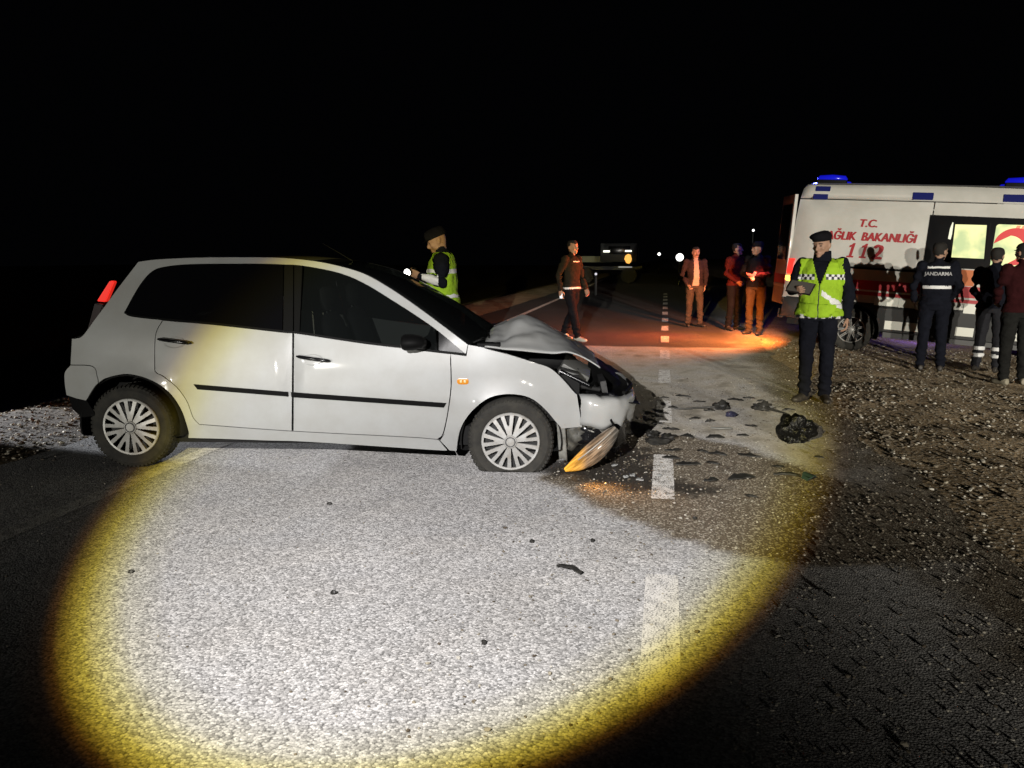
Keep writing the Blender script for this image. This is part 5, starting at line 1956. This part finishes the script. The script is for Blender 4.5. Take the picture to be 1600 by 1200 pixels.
# -- man walking along the road
L_ = (-1.56, 13.27, 0.0); fa = rad(62)
JK = cloth('brown_jacket', (0.022, 0.018, 0.012))
P, I = person('man in dark jacket with pale hem walking across the road, white soled shoes', L_, fa, 1.71, JK, BLACKC, mat('pale_trainer', (0.50, 0.50, 0.42), 0.7),
              pose=dict(hipR=(-.09, 0, .9), kneeR=(-.10, -.10, .50), ankR=(-.10, -.20, .10), toeR=(-.115, -.35, .045), hipL=(.09, 0, .9), kneeL=(.10, .06, .49), ankL=(.10, .24, .12), toeL=(.11, .10, .04), elR=(-.25, .10, 1.15), wrR=(-.26, .06, .90), elL=(.25, -.02, 1.14), wrL=(.24, -.12, .92)),
              top_fn=lambda c, r: BAND if (r == 0 and .905 < c.z < .935) else (REFL if (r == 0 and c.y < -.05 and 1.36 < c.z < 1.375 and abs(c.x) < .10) else None), head_yaw=rad(-8))
box('phone', tuple(Vector((-.265, .035, .79)) * I['s']), (.012, .05, .08), mat('phone_screen', (0.8, 0.8, 0.8), 0.3, emit=(0.8, 0.85, 0.9), estr=0.8), None)
ph = bpy.data.objects['phone']
ph.parent = None
ph.location = in_person(L_, fa, (0, 0, 0), 1)
ph.rotation_euler = (0, 0, fa)
tag(ph, 'white glowing phone in the hand of the walking man', 'phone')

# -- three men watching near the ambulance
P, I = person('man with moustache in open dark jacket over pale shirt, hand in pocket', (0.60, 16.51, 0), rad(14), 1.64, cloth('dark_blazer', (0.035, 0.022, 0.022)), cloth('brown_trousers', (0.075, 0.053, 0.038)), BOOT,
              pose=dict(elR=(-.265, .05, 1.14), wrR=(-.19, -.10, .93), elL=(.255, .06, 1.13), wrL=(.235, .02, .92), hipL=(.09, 0, .9), ankL=(.15, .0, .09), toeL=(.20, -.13, .04), kneeL=(.125, -.01, .49)), curls=(0.6, 0.9), belly=.035, bulk=1.06,
              top_fn=lambda c, r: (mat('pale_shirt', (0.42, 0.30, 0.22), 0.85, bump=(25, 0.4, 0.01)) if (r == 0 and c.y < -.03 and abs(c.x + .01) < .05 + .05 * max(0, (1.3 - c.z))) else None))
on_head(I, 'moustache', HAIRM, P, lambda bm, hp: add_tube(bm, [hp(-.034, -.098, 1.542), hp(-.016, -.110, 1.551), hp(0, -.113, 1.552), hp(.016, -.110, 1.551), hp(.034, -.098, 1.542)], [.004, .008, .008, .008, .004], 8))
P, I = person('man in red jacket standing beside the man in a flat cap', (1.36, 15.95, 0), rad(42), 1.70, cloth('red_jacket', (0.07, 0.012, 0.009)), BLACKC, BOOT,
              pose=dict(elR=(-.25, .02, 1.14), wrR=(-.16, -.17, .98), elL=(.25, .0, 1.14), wrL=(.12, -.20, 1.0), ankR=(-.14, .02, .09), toeR=(-.18, -.12, .04)), head_yaw=rad(30), curls=(0.9, 0.9))
P, I = person('man in black jacket and flat cap with folded arms near the ambulance tail lamp', (1.66, 15.05, 0), rad(-30), 1.70, BLACKC, cloth('khaki_trousers', (0.06, 0.043, 0.026)), BOOT, hair=False,
              pose=dict(elR=(-.26, -.04, 1.14), wrR=(-.06, -.20, 1.10), elL=(.26, -.04, 1.14), wrL=(.06, -.21, 1.12), palmR=(1, 0, 0), palmL=(-1, 0, 0), ankL=(.10, .0, .09), toeL=(.12, -.14, .04)), head_yaw=rad(-35), curls=(0.7, 0.7), bulk=1.12, belly=.03,
              skin=SKIN)
on_head(I, 'flat_cap', BLACKC, P, lambda bm, hp: peaked_cap(bm, hp, True))
I['hshell']('hair', lambda c: c.y > .01 and 1.57 < c.z < 1.66, .006, HAIRM)
held(I, 'phone_case', mat('bright_screen', (0.5, 0.45, 0.4), 0.3), P, lambda bm, J: add_box(bm, (.07, -.275, 1.14), (.05, .01, .09), Matrix.Rotation(.6, 3, 'Y')))

# -- officers and helpers at the ambulance side
L_ = (3.46, 10.99, ground_z(3.46)); fa = rad(168)
P, I = person('officer seen from behind in dark jacket with white reflective band and lettering', L_, fa, 1.67, NAVY, NAVY, BOOT,
              pose=dict(elL=(.27, -.02, 1.14), wrL=(.24, -.12, .95), elR=(-.27, -.04, 1.14), wrR=(-.20, -.18, 1.0), ankL=(.12, .02, .09), ankR=(-.12, .02, .09)), head_yaw=rad(-38), bulk=1.14, curls=(0.7, 0.8),
              top_fn=lambda c, r: BAND if (r == 0 and c.y > -.02 and (1.115 < c.z < 1.155) and abs(c.x) < .17) or (c.y > 0.0 and 1.385 < c.z < 1.41 and abs(c.x) < .13) else None)
back_text(I, P, 'JANDARMA', .062, 1.295, 1, mat('grey_print', (0.35, 0.35, 0.36), 0.5))
L_ = (4.30, 11.41, ground_z(4.30)); fa = rad(150)
TROUSER = mat('navy_trouser', (0.008, 0.008, 0.012), 0.9, bump=(22, 0.5, 0.012))
P, I = person('paramedic in dark uniform with two reflective bands round each trouser leg', L_, fa, 1.66, NAVY, TROUSER, BOOT,
              pose=dict(elL=(.25, -.02, 1.14), wrL=(.17, -.17, 1.0), elR=(-.25, .0, 1.14), wrR=(-.18, -.14, .98), ankL=(.14, .0, .09), ankR=(-.12, .04, .09)), curls=(0.8, 0.8), head_yaw=rad(-10))
for z0 in (.235, .330):
    for S_ in (-1, 1):
        I['shell']('reflective_band', lambda c, r, z0=z0, S_=S_: r == 2 and z0 - .02 < c.z < z0 + .028 and c.x * S_ > 0, .006, BAND)
L_ = (4.14, 10.21, ground_z(4.14)); fa = rad(190)
P, I = person('man in dark maroon jacket and black trousers facing the ambulance window', L_, fa, 1.69, cloth('maroon_jacket', (0.030, 0.006, 0.007)), CHARC, mat('pale_shoe', (0.30, 0.27, 0.20), 0.7),
              pose=dict(elR=(-.25, .0, 1.13), wrR=(-.22, -.10, .93), elL=(.25, -.03, 1.14), wrL=(.16, -.19, 1.02), toeR=(-.16, -.13, .04)), curls=(0.7, 0.7), head_yaw=rad(12), bulk=1.06)

# ------------------------------------------------------------------ wreckage on the road
SHARD = mat('debris_plastic', (0.022, 0.021, 0.020), 0.4, var=(30, 0.0), col2=(0.05, 0.047, 0.04))


def crumple(name, loc, size, m, seed, squash=0.6, rz=0.0, sub=4, amp=0.5, freq=2.2):
    bm = bmesh.new()
    bmesh.ops.create_icosphere(bm, subdivisions=sub, radius=1.0)
    for v in bm.verts:
        p = v.co * freq + Vector((seed * 3.1, seed, 0))
        r = 1 + amp * noise.noise(p) + amp * .5 * abs(noise.noise(p * 2.3)) - amp * .35 * abs(noise.noise(p * 4.1))
        v.co = Vector((v.co.x * r * size[0], v.co.y * r * size[1], max(v.co.z * r, -.55) * size[2] * squash))
    zmin = min(v.co.z for v in bm.verts)
    for v in bm.verts: v.co.z -= zmin
    o = bm_obj(name, bm, m, None, sharp=rad(38))
    o.location = loc
    o.rotation_euler = (0, 0, rz)
    return o


BAGM = mat('crumpled_black_plastic', (0.007, 0.007, 0.008), 0.33, spec=0.35, bump=(35, 0.9, 0.02))
o = crumple('crumpled_liner', (1.03, 6.22, 0.004), (.120, .11, .135), BAGM, 3, .95, .2, 4, .55, 1.9)
tag(o, 'large crumpled lump of shiny black plastic lying on the dusty road', 'debris')


def bent_strip(name, loc, length, width, thick, bend, rz, m, label, cat='debris', group=None, rise=0.0, seed=0, taper=0.3):
    rng = random.Random(seed)
    n = 9
    bm = bmesh.new()
    rows = []
    for i in range(n):
        t = i / (n - 1)
        w = width * (1 - taper * abs(2 * t - 1) ** 2) * rng.uniform(.8, 1.1)
        x = (t - .5) * length
        y = bend * math.sin(math.pi * t) + rng.uniform(-.004, .004)
        z = .004 + rise * math.sin(math.pi * t * .9) + rng.uniform(0, .004)
        tw = rng.uniform(-.3, .3)
        a = [bm.verts.new((x, y - w / 2, z)), bm.verts.new((x, y + w / 2, z + abs(tw) * w)), bm.verts.new((x, y + w / 2, z + thick + abs(tw) * w)), bm.verts.new((x, y - w / 2, z + thick))]
        rows.append(a)
    for a, c in zip(rows[:-1], rows[1:]):
        for k in range(4):
            bm.faces.new((a[k], a[(k + 1) % 4], c[(k + 1) % 4], c[k]))
    bm.faces.new(list(reversed(rows[0]))); bm.faces.new(rows[-1])
    o = bm_obj(name, bm, m, None, sharp=rad(35))
    o.location = loc
    o.rotation_euler = (0, 0, rz)
    tag(o, label, cat, group)
    return o


bent_strip('plastic_offcut', (-0.39, 3.345, 0.004), .135, .022, .008, .012, rad(-32), SHARD, 'short black plastic strip alone on the bright asphalt', rise=.006, seed=4)
# two torn assemblies near the officer
o = crumple('broken_housing', (0.56, 7.47, .004), (.07, .06, .045), SHARD, 8, 1, .4, 3, .7, 1.6)
tag(o, 'broken black lamp housing with a cable trailing from it', 'debris')
tube('cable', [(-.07, .0, .02), (-.22, .04, .012), (-.36, .02, .010), (-.45, .06, .012)], [.012, .010, .009, .006], SHARD, o, 6)
o = crumple('bumper_bracket', (0.93, 7.48, .004), (.085, .05, .045), SHARD, 5, 1, -.5, 3, .7, 1.9)
tag(o, 'jagged black bracket with a bright metal edge and a pointed rod', 'debris')
tube('rod', [(.06, -.02, .03), (.20, -.06, .02), (.30, -.09, .012)], [.014, .010, .004], SHARD, o, 6)
box('metal_edge', (-.03, -.055, .045), (.05, .006, .03), CHROME, o, rot=Matrix.Rotation(.5, 3, 'Y'))
o = crumple('plastic_cup_piece', (0.62, 7.12, .004), (.05, .035, .025), mat('blue_grey_plastic', (0.05, 0.05, 0.09), 0.3), 11, 1, .3, 3, .6, 1.7)
tag(o, 'small bluish plastic piece below the broken lamp housing', 'debris')
o = bent_strip('curved_offcut', (0.50, 6.55, .004), .17, .02, .01, -.03, rad(8), mat('pale_trim', (0.22, 0.22, 0.20), 0.4), 'curved grey trim piece lying between car and crumpled black plastic', seed=6, rise=.004)
o = bent_strip('teal_flap', (0.95, 5.12, .004), .10, .07, .008, .0, rad(50), mat('teal_plastic', (0.03, 0.06, 0.055), 0.5), 'dark teal plastic flap at the edge of the torch light', seed=9, rise=.02)
bent_strip('plastic_offcut', (0.82, 5.17, .004), .16, .03, .008, .01, rad(-5), SHARD, 'dark strip beside the teal plastic flap', seed=13, rise=.008)
spots = [(.20, 8.05, .16), (.05, 7.9, .1), (.36, 7.75, .12), (.42, 7.3, .1), (.75, 7.95, .16), (.86, 8.1, .12), (1.0, 7.9, .1), (1.18, 7.45, .13), (.28, 6.9, .12), (.74, 6.75, .1), (.44, 6.85, .1), (.20, 6.15, .12), (.45, 6.2, .15), (.66, 6.35, .1), (.10, 5.75, .14), (.30, 5.72, .1), (.42, 5.6, .13), (.62, 5.62, .16), (.22, 5.3, .18), (.38, 5.35, .1), (.05, 5.5, .13), (.55, 5.0, .2), (.30, 4.98, .1), (.78, 5.35, .08), (-.02, 6.6, .1), (.0, 7.1, .1), (.12, 7.35, .09), (-.05, 6.9, .12), (.08, 6.45, .14), (-.12, 6.3, .13), (.55, 4.7, .08), (1.1, 5.7, .07)]
for k, (x, y, l) in enumerate(spots):
    bent_strip('plastic_shard', (x + random.uniform(-.03, .03), y + random.uniform(-.05, .05), .004), l, l * random.uniform(.2, .45), .006, random.uniform(-.02, .02), random.uniform(-.7, .7), SHARD,
               'small black plastic shard lying on the brown chippings beside the wrecked car' if sd_poly(np.array([[x, y]]), BROWN_BAND)[0] > 0 else 'small black plastic shard on the pale dusty road beyond the brown chippings', 'shard', 'plastic shards on the chippings' if sd_poly(np.array([[x, y]]), BROWN_BAND)[0] > 0 else 'plastic shards on the dust', rise=random.uniform(.0, .012), seed=20 + k, taper=.8)
for k, (x, y) in enumerate(((-.21, 4.93), (-.17, 4.97), (-.12, 4.88), (-.95, 5.05), (-.3, 5.2), (.0, 5.0))):
    bent_strip('white_chip', (x, y, .004), random.uniform(.03, .06), random.uniform(.02, .035), .006, .004, random.uniform(-1, 1), WHITE, 'small white painted chip lying under the smashed bumper', 'shard', 'white paint chips under the bumper', seed=60 + k, taper=.6)
for k, (x, y) in enumerate(((-1.88, 4.05), (-.62, 3.68), (-.32, 3.75), (-1.35, 2.92), (-2.35, 2.95), (-.62, 2.62), (.2, 4.2), (.7, 3.35))):
    o = crumple('asphalt_crumb', (x, y, .002), (.014, .010, .010), SHARD, 30 + k, 1, k, 2, .5, 1.5)
    tag(o, 'dark crumb lying alone on the bright asphalt', 'crumb', 'dark crumbs on the asphalt')
# wet mud heaped where the bumper struck
for k, (x, y, s_) in enumerate(((-.02, 5.95, .09), (.06, 6.1, .07), (-.06, 6.2, .06))):
    o = crumple('broken_grille_piece', (x, y, .003), (s_, s_ * .7, .03), SHARD, 40 + k, 1, k, 3, .6, 1.7)
    tag(o, 'piece of broken black grille lying right in front of the bumper', 'debris', 'grille pieces before the bumper')

# ------------------------------------------------------------------ far down the road
T = empty('flatbed_truck', (-2.9, 45, 0))
tag(T, 'distant flatbed truck with two lit cab lamps and an orange hazard light', 'truck')
GREYP = mat('truck_panel', (0.16, 0.17, 0.11), 0.6, emit=(0.10, 0.11, 0.06), estr=0.35)
DKP = mat('truck_dark', (0.03, 0.035, 0.035), 0.5)
box('load_bed', (-1.05, 0, 1.35), (1.95, 2.0, .34), mat('truck_bed', (0.30, 0.32, 0.20), 0.7), T, bevel=.02)
box('cab', (.32, 0, 1.72), (2.05, 2.1, 1.05), DKP, T, bevel=.08)
box('cab_window', (.35, -1.06, 1.85), (1.2, .03, .42), BLACKG, T, bevel=.01)
LAMPW = mat('lamp_white', (1, 1, 1), 0.3, emit=(1.0, 1.0, 0.82), estr=2.0)
box('cab_lamp', (-.35, -1.08, 1.78), (.36, .06, .10), LAMPW, T, bevel=.02)
box('cab_lamp', (.85, -1.08, 1.80), (.36, .06, .09), LAMPW, T, bevel=.02)
bm = bmesh.new(); add_ball(bm, (.85, -1.12, 1.36), (.20, .08, .26), 3)
for v in bm.verts: v.co += Vector((.05, 0, .04)) * fbm(v.co.x * 6, v.co.z * 6)
bm_obj('hazard_lamp', bm, mat('hazard_orange', (0.9, 0.45, 0.1), 0.4, emit=(1.0, 0.48, 0.10), estr=1.2), T)
box('bumper', (.7, -1.1, .92), (.75, .1, .06), mat('truck_bumper', (0.5, 0.5, 0.5), 0.3, emit=(.5, .5, .48), estr=.6), T, bevel=.01)  # faint glow put into the bumper, which is no lamp
for x in (-1.5, .9):
    bm = bmesh.new(); add_lathe(bm, [(0, -.15), (.25, -.15), (.42, -.14), (.45, -.08), (.45, .1), (0, .12)], 24, 'y', (x, -.85, .45))
    bm_obj('wheel', bm, RUBBER, T)
box('chassis', (-.2, 0, .85), (3.6, .9, .2), DKP, T)


def lamp_post(label, x, y, z, r):
    Q = empty('distant_light', (x, y, 0))
    tag(Q, label, 'lamp', kind='thing')
    tube('post', [(0, .05, -0.1), (0, .05, z)], .035, DKP, Q, 8)
    bm = bmesh.new(); add_ball(bm, (0, 0, z), (r, r * .5, r), 3)
    bm_obj('lamp_head', bm, mat('far_lamp', (1, 1, 1), 0.3, emit=(1.0, 0.98, 0.92), estr=3.0), Q)


lamp_post('bright round torch light on an added low post beyond the man with the moustache', 0.68, 40, 1.45, .19)  # stands in for a held torch; the post is made up
lamp_post('faint small lamp on a post at the far end of the road', -0.58, 70, 1.75, .13)
lamp_post('tiny lamp high on a post beyond the men by the ambulance', 5.18, 50, 3.08, .07)
Q = empty('marker_post', (-2.61, 30, 0))
tag(Q, 'roadside marker post with a small bright reflector in the dark', 'post')
box('stake', (0, .03, .42), (.09, .03, .95), DKP, Q, bevel=.008)
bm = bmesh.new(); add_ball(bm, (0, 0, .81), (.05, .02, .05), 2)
bm_obj('reflector', bm, mat('reflector', (.9, .9, .9), .3, emit=(.9, .9, 1), estr=.7), Q)  # reflected light put in as the reflector's own glow
